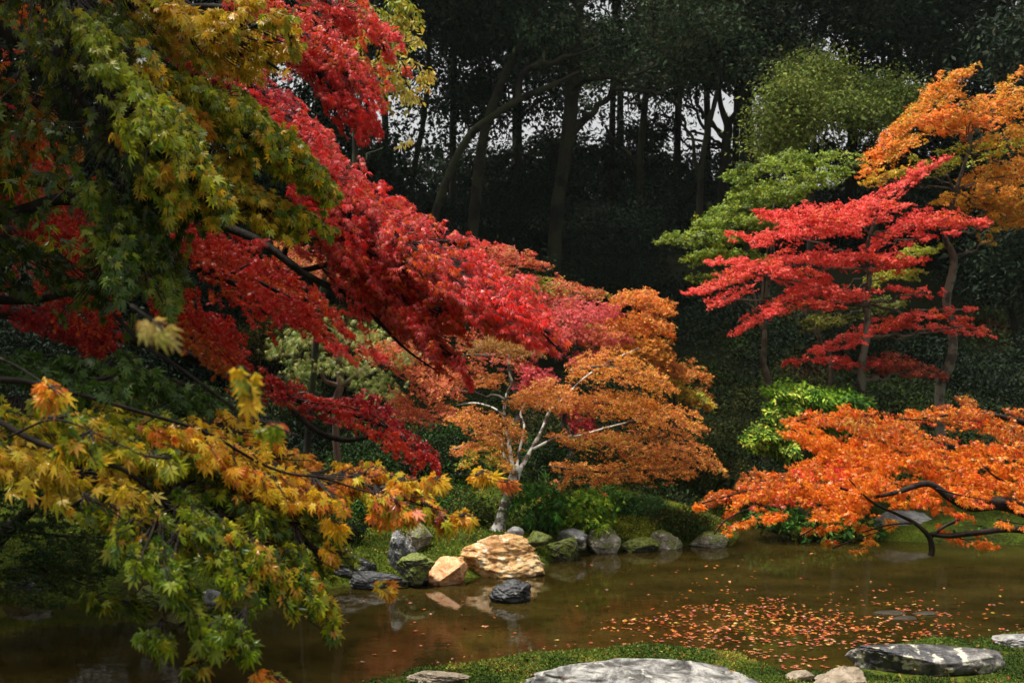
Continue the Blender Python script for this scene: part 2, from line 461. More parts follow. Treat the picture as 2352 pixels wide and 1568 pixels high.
_PZ = [1.4, 1.2, .5, .0, 0, .0, .25, .55, 1.7, 4.3, 7.6, 10.2, 10.5, 10.0]
def ground_z(X, Y):
    X = np.asarray(X, float); Y = np.asarray(Y, float)
    s = poly_dist(X, Y)
    base = np.interp(Y, _PY, _PZ)
    p = np.stack([X, Y, X * 0], -1)
    hill = base + (fbm(p * .35, 3) - .5) * np.clip(s, 0, 4) * .25
    hill = hill + np.clip(-X - 3, 0, 30) * .05 * np.clip(s, 0, 3)
    hill = hill + np.clip((X - 3.5) / 4, 0, 1) * np.clip((Y - 17.0) / 5, 0, 1) * .5
    land = .03 + np.where(Y > 12.6, .30, .05) * (1 - np.exp(-np.maximum(s, 0) / .38)) + np.where(s > 0, hill, 0) * np.clip(s / 1.2, 0, 1) + (fbm(p * 2.2, 4) - .5) * np.where(Y > 12.6, .16, .05) * np.clip(s / .5, 0, 1)
    bed = -.45 * (1 - np.exp(np.minimum(s, 0) / .5))
    return np.where(s > 0, land, bed)
def gz(x, y): return float(ground_z(np.array([x]), np.array([y]))[0])

gx = np.concatenate([np.linspace(-60, -12, 60, endpoint=False), np.linspace(-12, 12, 220, endpoint=False), np.linspace(12, 60, 60)])
gy = np.concatenate([np.linspace(-12, 8.5, 40, endpoint=False), np.linspace(8.5, 22, 170, endpoint=False), np.linspace(22, 80, 100)])
GX, GY = np.meshgrid(gx, gy); GZ = ground_z(GX, GY)
_V = np.stack([GX, GY, GZ], -1).reshape(-1, 3); nx, ny = len(gx), len(gy)
_i = (np.arange(ny - 1)[:, None] * nx + np.arange(nx - 1)[None]).ravel()
m, n, l, b = new_mat("mossy_ground")
g = n.new("ShaderNodeNewGeometry")
n1 = n.new("ShaderNodeTexNoise"); n1.inputs["Scale"].default_value = 1.1; n1.inputs["Detail"].default_value = 9; n1.inputs["Roughness"].default_value = .65
l.new(g.outputs["Position"], n1.inputs["Vector"])
n2 = n.new("ShaderNodeTexNoise"); n2.inputs["Scale"].default_value = 28; n2.inputs["Detail"].default_value = 6
l.new(g.outputs["Position"], n2.inputs["Vector"])
r1 = ramp(n, [(.33, (.035, .022, .009)), (.44, (.028, .036, .006)), (.54, (.050, .072, .007)), (.68, (.10, .11, .012))]); l.new(n1.outputs[0], r1.inputs[0])
r2 = ramp(n, [(.3, (.35, .35, .35)), (.7, (1.3, 1.3, 1.3))]); l.new(n2.outputs[0], r2.inputs[0])
mx = n.new("ShaderNodeMix"); mx.data_type = 'RGBA'; mx.blend_type = 'MULTIPLY'; mx.inputs[0].default_value = 1
l.new(r1.outputs[0], mx.inputs[6]); l.new(r2.outputs[0], mx.inputs[7])
# forest floor further up the slope: leaf litter, its colour blackened to carry the wood's shade
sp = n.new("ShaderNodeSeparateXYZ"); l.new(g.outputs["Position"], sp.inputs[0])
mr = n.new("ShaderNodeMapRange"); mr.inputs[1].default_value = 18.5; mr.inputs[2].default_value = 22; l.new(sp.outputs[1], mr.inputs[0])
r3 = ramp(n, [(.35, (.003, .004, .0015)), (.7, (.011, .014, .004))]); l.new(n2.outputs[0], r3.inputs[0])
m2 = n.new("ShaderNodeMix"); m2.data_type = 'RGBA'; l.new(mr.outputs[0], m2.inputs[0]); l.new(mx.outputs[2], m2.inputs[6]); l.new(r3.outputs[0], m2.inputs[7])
l.new(m2.outputs[2], b.inputs["Base Color"]); b.inputs["Roughness"].default_value = .95; b.inputs["Specular IOR Level"].default_value = .05
bp = n.new("ShaderNodeBump"); bp.inputs["Strength"].default_value = 1; bp.inputs["Distance"].default_value = .03
l.new(n2.outputs[0], bp.inputs["Height"]); l.new(bp.outputs[0], b.inputs["Normal"])
M_GROUND = m
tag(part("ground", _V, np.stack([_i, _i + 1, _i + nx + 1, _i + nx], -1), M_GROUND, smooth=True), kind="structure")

# water: shallow, brown and murky, dimpled by rain
m, n, l, b = new_mat("murky_water")
g = n.new("ShaderNodeNewGeometry")
mp = n.new("ShaderNodeMapping"); mp.inputs["Scale"].default_value = (1, 1.5, 1); l.new(g.outputs["Position"], mp.inputs[0])
n1 = n.new("ShaderNodeTexNoise"); n1.inputs["Scale"].default_value = .9; n1.inputs["Detail"].default_value = 8; n1.inputs["Roughness"].default_value = .62
l.new(mp.outputs[0], n1.inputs["Vector"])
r1 = ramp(n, [(.30, (.010, .0068, .0012)), (.5, (.021, .0145, .0026)), (.72, (.036, .025, .005))]); l.new(n1.outputs[0], r1.inputs[0])
n3 = n.new("ShaderNodeTexNoise"); n3.inputs["Scale"].default_value = 9; n3.inputs["Detail"].default_value = 5
l.new(mp.outputs[0], n3.inputs["Vector"])
r3 = ramp(n, [(.36, (.35, .45, .3)), (.45, (1, 1, 1)), (.68, (1, 1, 1)), (.76, (1.5, 1.4, 1.0))]); l.new(n3.outputs[0], r3.inputs[0])
mx = n.new("ShaderNodeMix"); mx.data_type = 'RGBA'; mx.blend_type = 'MULTIPLY'; mx.inputs[0].default_value = .8
l.new(r1.outputs[0], mx.inputs[6]); l.new(r3.outputs[0], mx.inputs[7])
l.new(mx.outputs[2], b.inputs["Base Color"])
b.inputs["Roughness"].default_value = .05; b.inputs["IOR"].default_value = 1.33
n2 = n.new("ShaderNodeTexNoise"); n2.inputs["Scale"].default_value = 7; n2.inputs["Detail"].default_value = 3
l.new(g.outputs["Position"], n2.inputs["Vector"])
vo = n.new("ShaderNodeTexVoronoi"); vo.inputs["Scale"].default_value = 2.2; l.new(g.outputs["Position"], vo.inputs["Vector"])
wv = n.new("ShaderNodeMath"); wv.operation = 'MULTIPLY'; wv.inputs[1].default_value = 60; l.new(vo.outputs["Distance"], wv.inputs[0])
sn = n.new("ShaderNodeMath"); sn.operation = 'SINE'; l.new(wv.outputs[0], sn.inputs[0])
rr = ramp(n, [(.0, (1, 1, 1)), (.22, (0, 0, 0))]); l.new(vo.outputs["Distance"], rr.inputs[0])
m3 = n.new("ShaderNodeMath"); m3.operation = 'MULTIPLY'; l.new(sn.outputs[0], m3.inputs[0]); l.new(rr.outputs[0], m3.inputs[1])
m4 = n.new("ShaderNodeMath"); m4.operation = 'MULTIPLY_ADD'; m4.inputs[1].default_value = .10; l.new(m3.outputs[0], m4.inputs[0]); l.new(n2.outputs[0], m4.inputs[2])
bp = n.new("ShaderNodeBump"); bp.inputs["Strength"].default_value = .30; bp.inputs["Distance"].default_value = .004
l.new(m4.outputs[0], bp.inputs["Height"]); l.new(bp.outputs[0], b.inputs["Normal"])
_wx = np.linspace(-30, 30, 40); _wy = np.linspace(7.2, 21, 30)
_X, _Y = np.meshgrid(_wx, _wy); _i = (np.arange(29)[:, None] * 40 + np.arange(39)[None]).ravel()
tag(part("water", np.stack([_X, _Y, _X * 0], -1).reshape(-1, 3), np.stack([_i, _i + 1, _i + 41, _i + 40], -1), m), kind="structure")

# ------------------------------------------------------------------ rocks
def _ico(sub):
    import bmesh
    bm = bmesh.new(); bmesh.ops.create_icosphere(bm, subdivisions=sub, radius=1)
    V = np.array([v.co[:] for v in bm.verts]); F = np.array([[v.index for v in f.verts] for f in bm.faces]); bm.free()
    return V, F
NEAR_ROCKS = []
ICO5, ICO4 = _ico(6), _ico(4)
def rock(name, px0, px1, pytop, pybot, label, mat, zbase=None, deep=.7, seed=0, rot=0, cuts=9, rough=.16, d=None, tilt=0, flat=.0, group=None, big=True, layers=0.0, sub=0):
    """a boulder filling a span of the view: its foot on the ground or in the water at pybot"""
    zb = zbase if zbase is not None else 0.0
    if d is None: d = (CAM_H - zb) * FPX / (pybot - 784)
    k = d / FPX
    cx = ((px0 + px1) / 2 - 1176) * k; w = (px1 - px0) * k / 2
    h = max(CAM_H - (pytop - 784) * (d + w * deep * .55) / FPX - zb, .05)
    if sub: h = sub
    V, F = ICO5 if big else ICO4
    rng = np.random.default_rng(seed + 900)
    V = V.copy()
    for _ in range(cuts):                                   # split faces
        nn = norm(rng.normal(0, 1, 3) * np.array((1, 1, .8))); c = rng.uniform(.48, .82)
        dd_ = V @ nn - c
        V -= np.where(dd_ > 0, dd_ * .92, 0)[:, None] * nn
    q = V * 1.5 + seed * 7.1
    N = norm(V)
    V = V + N * ((fbm(q, 4) - .5) * rough * 2.4)[:, None] + N * ((fbm(q * 4.5, 5, .62) - .5) * rough * 1.15)[:, None]
    if layers:
        ang = V[:, 2] * 9 + V[:, 0] * 2.0 + (fbm(q, 3) - .5) * 7
        V = V + N * (np.abs(np.sin(ang)) * layers)[:, None]
    if rot or tilt:
        c, s = math.cos(math.radians(tilt)), math.sin(math.radians(tilt))
        V = np.stack([V[:, 0] * c - V[:, 2] * s, V[:, 1], V[:, 0] * s + V[:, 2] * c], -1)
    V = V - (V.max(0) + V.min(0)) / 2; V = V / ((V.max(0) - V.min(0)) / 2)
    if flat: V[:, 2] = np.where(V[:, 2] > 0, V[:, 2] ** 1 * (1 - flat * np.abs(V[:, 2])), V[:, 2])
    under = .22 * h + .04                                   # part below ground or water
    V = V * np.array((w, w * deep, (h + under) / 2)) 
    V[:, 2] += (h - under) / 2
    o = link(name, mesh_data(name, V, F, mat, smooth=True))
    o.location = (cx, d + w * deep * .55, zb)
    if o.location.y < 12.3: NEAR_ROCKS.append((cx, d + w * deep * .55, w, w * deep))
    return tag(o, label, "rock", group)

R_GOLD = rock_mat("golden_quartz_rock", [(.30, (.12, .05, .015)), (.43, (.42, .20, .06)), (.55, (.62, .38, .15)), (.68, (.72, .56, .32))], lichen=(.70, .58, .38), scale=3.2, lich_t=.56, rough=.35)
R_PEACH = rock_mat("peach_quartz_rock", [(.30, (.26, .07, .035)), (.45, (.55, .24, .09)), (.58, (.70, .44, .22)), (.7, (.75, .60, .40))], scale=3.4, rough=.35)
R_BLUE = rock_mat("blue_grey_rock", [(.34, (.03, .031, .034)), (.48, (.09, .092, .095)), (.62, (.22, .215, .205))], lichen=(.40, .39, .31), scale=4.0, lich_t=.56)
R_DARK = rock_mat("dark_wet_rock", [(.35, (.010, .010, .011)), (.55, (.035, .036, .036)), (.7, (.13, .13, .12))], lichen=(.24, .24, .20), scale=3.5, lich_t=.62, rough=.3)
R_MOSS = rock_mat("mossy_grey_rock", [(.32, (.07, .06, .04)), (.5, (.26, .22, .17)), (.68, (.50, .46, .38))], moss=.62, lichen=(.62, .56, .46), scale=4.6)
R_MOSSY = rock_mat("moss_covered_rock", [(.32, (.02, .02, .014)), (.55, (.07, .065, .045)), (.7, (.2, .2, .16))], moss=.95, scale=3.4)
R_PALE = rock_mat("pale_grey_rock", [(.30, (.06, .058, .055)), (.45, (.17, .165, .155)), (.6, (.34, .335, .32)), (.72, (.5, .49, .46))], scale=2.2, lichen=(.50, .49, .45), lich_t=.6, rough=.4)
R_NEAR = rock_mat("weathered_grey_rock", [(.36, (.02, .019, .018)), (.45, (.08, .078, .07)), (.52, (.20, .195, .18)), (.62, (.36, .35, .32))], scale=4.2, lichen=(.34, .33, .29), lich_t=.58, rough=.4)
R_SLAB = rock_mat("blue_black_slab", [(.34, (.014, .014, .016)), (.47, (.045, .045, .048)), (.56, (.13, .12, .11)), (.66, (.34, .33, .30))], lichen=(.46, .44, .33), scale=3.0, lich_t=.545, rough=.22)
R_WETB = rock_mat("wet_brown_stone", [(.32, (.012, .009, .004)), (.5, (.025, .019, .008)), (.68, (.05, .038, .018))], scale=3.0, rough=.5)
R_BROWN = rock_mat("brown_grey_rock", [(.32, (.10, .08, .05)), (.5, (.24, .19, .13)), (.68, (.42, .36, .28))], scale=3.2)

rock("boulder", 1040, 1254, 1224, 1322, "large golden yellow boulder with rough bright top at the pond's edge", R_GOLD, seed=3, deep=.62, cuts=11, rough=.21, layers=.03)
rock("boulder", 972, 1074, 1278, 1342, "small peach and orange boulder leaning on the left side of the large golden boulder", R_PEACH, seed=5, deep=.8, cuts=12, rough=.10)
rock("stone", 1122, 1222, 1330, 1383, "dark grey stone standing alone in the water in front of the golden boulder", R_DARK, seed=9, deep=.75, cuts=9, rough=.2, layers=.05)
rock("boulder", 888, 962, 1218, 1306, "upright blue grey boulder with pale lichen spots on the moss bank", R_BLUE, zbase=.16, seed=12, deep=.7, cuts=10, tilt=10)
rock("boulder", 930, 992, 1202, 1252, "low lichened grey rock just behind the upright blue grey boulder", R_MOSS, zbase=.35, seed=14, deep=.8)
rock("boulder", 798, 936, 1310, 1352, "long low dark grey rock at the water line left of the peach boulder", R_DARK, seed=18, deep=.5, cuts=12, layers=.03)
rock("stone", 936, 990, 1316, 1344, "small black wet stone between the long dark rock and the peach boulder", R_DARK, seed=21, deep=.8, big=False)
rock("boulder", 742, 862, 1266, 1318, "dark square edged rock half hidden behind orange maple leaves on the left bank", R_DARK, zbase=.12, seed=24, deep=.6, cuts=14)
rock("boulder", 905, 1000, 1268, 1330, "moss covered low rock above the small black stone", R_MOSSY, zbase=.1, seed=26, deep=.7)
rock("boulder", 1280, 1352, 1213, 1240, "small pale grey rock behind the others at the back of the bank", R_PALE, zbase=.22, seed=31, deep=.7, big=False)
rock("stone", 1162, 1204, 1208, 1232, "small grey stone beside the foot of the white barked maple", R_PALE, zbase=.34, seed=34, big=False)
rock("stone", 1208, 1270, 1219, 1244, "small dark stone on moss just behind the golden boulder", R_MOSSY, zbase=.28, seed=35, big=False)
rock("boulder", 1256, 1330, 1232, 1286, "small moss covered rock touching the water right of the golden boulder", R_MOSSY, seed=37, deep=.8)
rock("stone", 1292, 1348, 1231, 1256, "small pale stone perched on the mossy edge above the narrow inlet", R_MOSS, zbase=.1, seed=39, big=False)
rock("boulder", 1346, 1428, 1206, 1270, "rounded pinkish grey boulder with mossy foot, middle of the far bank", R_MOSS, seed=41, deep=.8, cuts=7, rough=.1)
rock("boulder", 1420, 1518, 1232, 1266, "low dark rock with bright moss along its top, sloping into the water", R_MOSSY, seed=45, deep=.6)
rock("boulder", 1492, 1570, 1216, 1258, "grey domed boulder with a moss cap, second from the right end of the bank", R_MOSS, seed=47, deep=.75, cuts=8)
rock("boulder", 1586, 1676, 1220, 1256, "brownish grey boulder at the right end of the far rock row", R_MOSS, seed=52, deep=.6, cuts=9)
rock("boulder", 2000, 2180, 1172, 1246, "large pale lichened boulder on the right bank behind the orange maple branches", R_PALE, zbase=.05, seed=55, deep=.5, cuts=10, d=17.4)
rock("boulder", 2262, 2352, 1196, 1232, "pale stone among ferns at the far right bank", R_BROWN, zbase=.3, seed=56, d=17.6, big=False)
rock("boulder", 300, 372, 1342, 1392, "round moss covered rock at the shaded left waterline", R_MOSSY, seed=58, deep=.8)
rock("boulder", 366, 452, 1336, 1388, "mossy rock with a grey wet face beside the round mossy rock at left", R_MOSSY, seed=60, deep=.7)
rock("stone", 455, 520, 1352, 1386, "small grey stone at the left waterline behind hanging green leaves", R_BLUE, seed=62, big=False)
rock("stone", 640, 720, 1322, 1366, "dark mossy stone at the waterline behind the yellow green leaves", R_MOSSY, seed=63, big=False)
rock("boulder", 0, 120, 1322, 1376, "dim dark boulder in the black shade at the left edge", R_DARK, seed=64, deep=.5)
# near bank
rock("boulder", 1206, 1800, 1526, 1640, "long pale grey weathered rock lying along the near bank at the bottom", R_NEAR, zbase=-.02, seed=71, deep=.40, cuts=7, rough=.10, layers=.035, d=9.45)
rock("boulder", 1966, 2312, 1458, 1560, "long flat blue black slab with white lichen patches by the water at lower right", R_SLAB, zbase=.0, seed=74, deep=.45, cuts=14, rough=.10, layers=.02, d=10.1, flat=.35)
rock("boulder", 1860, 2000, 1532, 1610, "grey angular rock at the bottom edge between the pale long rock and the dark slab", R_BROWN, zbase=.1, seed=77, deep=.7, d=9.4, cuts=12)
rock("stone", 1806, 1876, 1536, 1574, "small tan stone just left of the grey angular rock on the near bank", R_BROWN, zbase=.08, seed=79, d=9.9, big=False)
rock("boulder", 2286, 2400, 1450, 1506, "rounded speckled grey boulder at the right edge beyond the flat slab", R_PALE, zbase=.1, seed=81, d=11.0)
rock("stone", 930, 1080, 1538, 1580, "flat brown grey stone sunk in the ground plants at the bottom centre left", R_BROWN, zbase=.12, seed=83, d=9.7, deep=.5)
rock("submerged_stone", 2008, 2092, 1396, 1410, "leftmost of three flat brown stones just breaking the water surface among leaves", R_WETB, seed=91, deep=.5, big=False, cuts=3, sub=.025)
rock("submerged_stone", 2098, 2166, 1400, 1411, "right one of three flat brown stones just breaking the water surface", R_WETB, seed=92, deep=.5, big=False, cuts=3, sub=.025)
rock("submerged_stone", 2034, 2108, 1408, 1421, "nearest of three flat brown stones just breaking the water surface", R_WETB, seed=93, deep=.5, big=False, cuts=3, sub=.025)

# ------------------------------------------------------------------ leaves floating on the pond
FL = [((.38, .09, .012), "orange"), ((.30, .04, .012), "red orange"), ((.42, .26, .04), "yellow"), ((.12, .04, .012), "brown"), ((.46, .15, .02), "light orange")]
def leaf_batch(pts, size, cols, rng, z=.005):
    n = len(pts); a = rng.random(n) * 2 * math.pi
    pos = np.c_[pts, np.full(n, z) + rng.random(n) * .004]
    tip = np.c_[np.cos(a), np.sin(a), rng.normal(0, .04, n)]
    nn = np.c_[rng.normal(0, .07, (n, 2)), np.ones(n)]
    return place_leaves(LEAF_FLAT, pos, tip, nn, size, cols)
LEAF_FLAT = lobes([-105, -72, -36, 0, 36, 72, 105], [.42, .75, .93, 1, .93, .75, .42], .33, None, -.06)
rng = np.random.default_rng(5)
spots = []
def add_spots(n, cx, cy, sx, sy, mindist=.0):
    k = 0
    for _try in range(n * 12):
        if k >= n: break
        x = rng.normal(cx, sx); y = rng.normal(cy, sy)
        if not (1272 < y < 1545 and 700 < x < 2400): continue
        w = W(x, y)
        if poly_dist(np.array([w[0]]), np.array([w[1]]))[0] > -.12: continue
        spots.append(w); k += 1
for _ in range(92):                                           # drifts: short rows of touching leaves
    cx, cy = rng.normal(1770, 185), rng.normal(1434, 31)
    add_spots(rng.integers(6, 20), cx, cy, rng.uniform(18, 60), rng.uniform(2, 6))
add_spots(150, 1860, 1430, 260, 34); add_spots(70, 1900, 1370, 240, 20); add_spots(60, 2200, 1420, 160, 40)
add_spots(36, 1400, 1400, 300, 60); add_spots(30, 1500, 1300, 200, 22); add_spots(18, 900, 1430, 200, 50)
spots = np.array(spots); order = np.argsort(spots[:, 1]); spots = spots[order]
ci = rng.choice(5, len(spots), p=[.36, .26, .10, .10, .18])
M_FLOAT = leaf_mat("floating_leaf_skin", .35, .05, .5)
ltm = []
for c, nm in FL:
    v, t, cc = place_leaves(LEAF_FLAT, np.zeros((1, 3)), np.array([[0, 1., 0]]), np.array([[0, 0, 1.]]), [.036], np.array([c]))
    ltm.append(mesh_data("floating_leaf", v, t, M_FLOAT, cc))
NIND = 285
for i in range(NIND):
    o = link("floating_leaf", ltm[ci[i]])
    o.location = (spots[i][0], spots[i][1], .006 + rng.random() * .004); o.rotation_euler = (rng.normal(0, .05), rng.normal(0, .05), rng.random() * 6.28)
    s = rng.uniform(.6, 1.45); o.scale = (s, s, s)
    tag(o, f"small {FL[ci[i]][1]} maple leaf floating flat on the brown pond", "leaf", f"{FL[ci[i]][1]} leaves floating on the pond")
rest = spots[NIND:]; cc = np.array([FL[k][0] for k in ci[NIND:]])
V, T, C = leaf_batch(rest, .036 * rng.uniform(.6, 1.45, len(rest)), cc, rng)
tag(part("floating_leaves", V, T, M_FLOAT, col=C), "drifts of small orange leaves floating across the pond", "leaves", kind="stuff")

# ------------------------------------------------------------------ moss tufts, ground plants, fallen leaves (stuff)
def scatter(n, xr, yr, smin, smax, rng, dens=None):
    X = rng.uniform(*xr, n * 3); Y = rng.uniform(*yr, n * 3); s = poly_dist(X, Y); k = (s > smin) & (s < smax)
    if dens is not None: k &= rng.random(len(X)) < dens(X, Y, s)
    X, Y, s = X[k][:n], Y[k][:n], s[k][:n]
    return X, Y, ground_z(X, Y), s
rng = np.random.default_rng(21)
PAL_MOSS = [((.10, .16, .012), 3), ((.16, .20, .018), 2), ((.05, .10, .012), 2), ((.20, .19, .03), .7)]
X, Y, Z, s = scatter(52000, (-7.5, 4.2), (13.6, 20.5), .04, 4.5, rng, lambda X, Y, s: np.clip(fbm(np.stack([X, Y, X * 0], -1) * 1.6, 3) * 2.4 - .55, 0.05, 1) / (1 + s * .25))
pos = np.c_[X, Y, Z]; k = len(pos)
V, T, C = place_leaves(LEAF_OVAL, pos, norm(rng.normal(0, .6, (k, 3)) + np.array((0, 0, 1.0))), norm(rng.normal(0, 1, (k, 3)) + np.array((0, -1.0, .2))), rng.uniform(.018, .05, k),
                       pick(PAL_MOSS, np.clip(fbm(pos * 1.3, 3) * 1.6 - .3 + rng.normal(0, .15, k), 0, 1), rng))
tag(part("moss_tufts", V, T, M_EVER, col=C), "bright green moss and grass tufts on the far bank", "moss", kind="stuff")
X, Y, Z, s = scatter(1500, (-7.5, 4.2), (14.0, 20.5), .1, 4.0, rng)
V, T, C = place_leaves(LEAF_STAR, np.c_[X, Y, Z + .03], norm(rng.normal(0, 1, (len(X), 3)) * np.array((1, 1, .2))), norm(rng.normal(0, .3, (len(X), 3)) + np.array((0, -.3, 1.0))), rng.uniform(.02, .04, len(X)),
                       pick([((.6, .38, .10), 3), ((.5, .18, .04), 2), ((.3, .04, .02), 1), ((.25, .12, .04), 2)], rng.random(len(X)), rng))
tag(part("fallen_leaves", V, T, M_LEAF, col=C), "pale yellow and brown leaves scattered over the mossy far bank", "leaves", kind="stuff")

rngl = np.random.default_rng(77)
X, Y, Z, s = scatter(330, (-1.8, 5.2), (9.0, 11.6), .02, 3.0, rngl)
V, T, C = place_leaves(LEAF_STAR, np.c_[X, Y, Z + .085], norm(rngl.normal(0, 1, (len(X), 3)) * np.array((1, 1, .2))), norm(rngl.normal(0, .3, (len(X), 3)) + np.array((0, -.3, 1.0))), rngl.uniform(.018, .032, len(X)),
                       pick([((.5, .30, .06), 2), ((.4, .10, .02), 2), ((.24, .03, .015), 1.4), ((.14, .06, .02), 2)], rngl.random(len(X)), rngl))
tag(part("leaf_litter", V, T, M_LEAF, col=C), "small red, orange and brown leaves caught in the near bank's moss", "leaves", kind="stuff")
PAL_NEAR = [((.03, .055, .008), 3), ((.06, .10, .010), 3), ((.11, .14, .015), 1.4), ((.22, .10, .03), .6), ((.25, .26, .03), .25)]
def near_plants(n, px0, px1, hh, seed, size, name, label, smin=.02, smax=3):
    rng = np.random.default_rng(seed)
    def clear(X, Y):            # no plants on top of the near rocks
        k = np.ones(X.shape, bool)
        for q in NEAR_ROCKS:
            e = .45 if q[2] > .8 else .1
            k &= ((X - q[0]) / q[2]) ** 2 + ((Y - q[1] + e * .7) / (q[3] + e)) ** 2 > .9
        return k
    x0, x1 = (px0 - 1176) / FPX * 9.8, (px1 - 1176) / FPX * 10.6
    X, Y, Z, s = scatter(n, (x0, x1), (8.6, 12.5), smin, smax, rng, lambda X, Y, s: clear(X, Y) * np.clip(fbm(np.stack([X, Y, X * 0], -1) * 3.1 + seed, 3) * 2.8 - .8, .04, 1))
    H = hh * np.clip(fbm(np.stack([X, Y, X * 0], -1) * 2.4 + seed, 3) * 2 - .35, .15, 1.2) * np.clip(s / .25, .35, 1)
    m_ = 7; k = len(X)
    base = np.repeat(np.c_[X, Y, Z], m_, 0); hgt = np.repeat(H, m_) * np.tile(np.linspace(.2, 1, m_), k)
    lean = np.repeat(rng.normal(0, .25, (k, 2)), m_, 0)
    pos = base + np.c_[lean * hgt[:, None], hgt]
    tip = norm(rng.normal(0, 1, pos.shape) + np.array((0, 0, .55)))
    nn = norm(rng.normal(0, .4, pos.shape) + np.array((0, -.4, 1.0)))
    key = np.clip(np.repeat(fbm(np.c_[X, Y, Z] * 2 + seed, 3) * 1.7 - .35, m_) + rng.normal(0, .14, len(pos)), 0, 1)
    V, T, C = place_leaves(LEAF_OVAL, pos, tip, nn, rng.uniform(.7, 1.3, len(pos)) * size, pick(PAL_NEAR, key, rng))
    tag(part(name, V, T, M_EVER, col=C), label, "plants", kind="stuff")
near_plants(11000, 740, 1640, .10, 31, .026, "ground_cover", "low leafy green and rusty ground plants along the near bank")
near_plants(15000, 1500, 2500, .06, 37, .022, "moss_carpet", "fine green and brown moss carpet at the bottom right", smin=.02, smax=3)

rngu = np.random.default_rng(91)
X, Y, Z, s = scatter(30000, (-9, 14), (18.6, 28.5), .1, 30, rngu, lambda X, Y, s: np.clip(fbm(np.stack([X, Y, X * 0], -1) * 1.1, 3) * 2.6 - .8, .08, 1))
H = .34 * np.clip(fbm(np.stack([X, Y, X * 0], -1) * 1.1, 3) * 2 - .5, .1, 1)
pos = np.repeat(np.c_[X, Y, Z], 4, 0); pos = pos + np.c_[rngu.normal(0, .06, (len(pos), 2)), np.repeat(H, 4) * rngu.random(len(pos))]
V, T, C = place_leaves(LEAF_OVAL, pos, norm(rngu.normal(0, 1, pos.shape) + np.array((0, 0, .4))), norm(rngu.normal(0, .5, pos.shape) + np.array((0, -.5, 1.0))), rngu.uniform(.05, .11, len(pos)),
                       pick([((.012, .022, .006), 3), ((.025, .045, .008), 2), ((.05, .06, .012), 1.2), ((.07, .04, .015), .5)], np.clip(fbm(pos * .8, 3) * 1.8 - .4 + rngu.normal(0, .12, len(pos)), 0, 1), rngu))
tag(part("undergrowth", V, T, M_EVER, col=C), "dark ferny undergrowth covering the slope below the wood", "plants", kind="stuff")

# ------------------------------------------------------------------ shrubs and clumps of the far bank
def shrub(name, px, pytop, wpx, hpx, d, label, pal, size, clumps, per=26, tmpl=LEAF_OVAL, seed=0, mat=M_EVER, cr=.16, cat="shrub", group=None, deep=.8, z0=None):
    w = wpx * d / FPX / 2; h = hpx * d / FPX
    top = P(px, pytop, d)
    zg = gz(top[0], d) if z0 is None else z0
    base = (top[0], d, min(zg, top[2] - h * .6))
    t = thing(name, base, label, cat, group)
    c = np.array((top[0], d, top[2] - h / 2))
    rng = np.random.default_rng(seed)
    ts = []
    for k in range(7):
        e = c + rng.normal(0, .35, 3) * np.array((w, w * deep, h * .4)); b0 = np.array(base) + rng.normal(0, .05, 3) * np.array((1, 1, 0))
        ts.append(tube(curve([b0, (b0 * .4 + e * .6) + rng.normal(0, .06, 3), e], 4), np.linspace(.018, .005, 9), 4))
    V, F = join_tubes(ts); part("stem", V, F, M_BARK, t, smooth=True)
    V, T, C = blob_leaves(c, (w, w * deep, h / 2), clumps, per, size, pal, seed, tmpl, cr)
    part("foliage", V, T, mat, t, col=C)
    return t
G_DARK = [((.010, .020, .006), 3), ((.016, .032, .008), 2), ((.03, .045, .010), 1)]
G_MID = [((.03, .09, .012), 3), ((.06, .15, .018), 2), ((.10, .20, .025), 1)]
G_FRESH = [((.13, .25, .016), 3), ((.26, .38, .03), 2), ((.05, .12, .012), 2), ((.42, .44, .06), 1)]
G_OLIVE = [((.05, .055, .01), 3), ((.09, .085, .012), 2), ((.14, .08, .02), .8)]
shrub("fern_clump", 1240, 1112, 130, 110, 16.2, "fresh green leafy clump right of the white barked maple's foot", G_MID, .075, 90, 12, LEAF_STAR, 1, cr=.13)
shrub("leafy_shrub", 1345, 1126, 120, 100, 16.4, "bright green broad leaved shrub behind the inlet", G_FRESH[:3], .08, 80, 12, LEAF_STAR, 2, cr=.13)
shrub("leafy_shrub", 1392, 1128, 110, 60, 17.4, "green shrub under the hanging orange twigs", G_MID, .07, 60, 14, LEAF_STAR, 3, cr=.12)
shrub("azalea", 1478, 1140, 116, 66, 17.4, "clipped dome shaped bluish green azalea on the far bank", [((.05, .12, .03), 3), ((.09, .18, .05), 2), ((.22, .10, .05), .3)], .035, 260, 26, LEAF_OVAL, 4, cr=.07)
shrub("mossy_mound", 1450, 1190, 170, 56, 16.9, "soft olive moss mound behind the middle boulders", [((.22, .24, .015), 3), ((.12, .15, .012), 2), ((.3, .28, .03), 1)], .03, 300, 26, LEAF_OVAL, 5, cr=.07)
shrub("azalea", 1560, 1168, 130, 70, 17.0, "dark green grassy clump right of the clipped dome azalea", G_MID[:1] + G_OLIVE[:2], .04, 200, 26, LEAF_OVAL, 6, cr=.08)
shrub("low_plant", 1640, 1222, 44, 26, 17.0, "small yellowish plant beside the rightmost boulder of the far bank", [((.2, .18, .02), 2), ((.1, .12, .015), 2)], .035, 60, 16, seed=7, cr=.06, z0=.15)
shrub("topiary_shrub", 800, 1200, 66, 44, 15.1, "small dark round shrub on a short stem standing in the moss", G_DARK, .03, 110, 26, seed=8, cr=.06)
shrub("low_plant", 1290, 1262, 60, 20, 15.7, "tiny bright green plant on the mossy stone right of the golden boulder", G_FRESH, .05, 14, 8, seed=9, cr=.05, z0=.2)
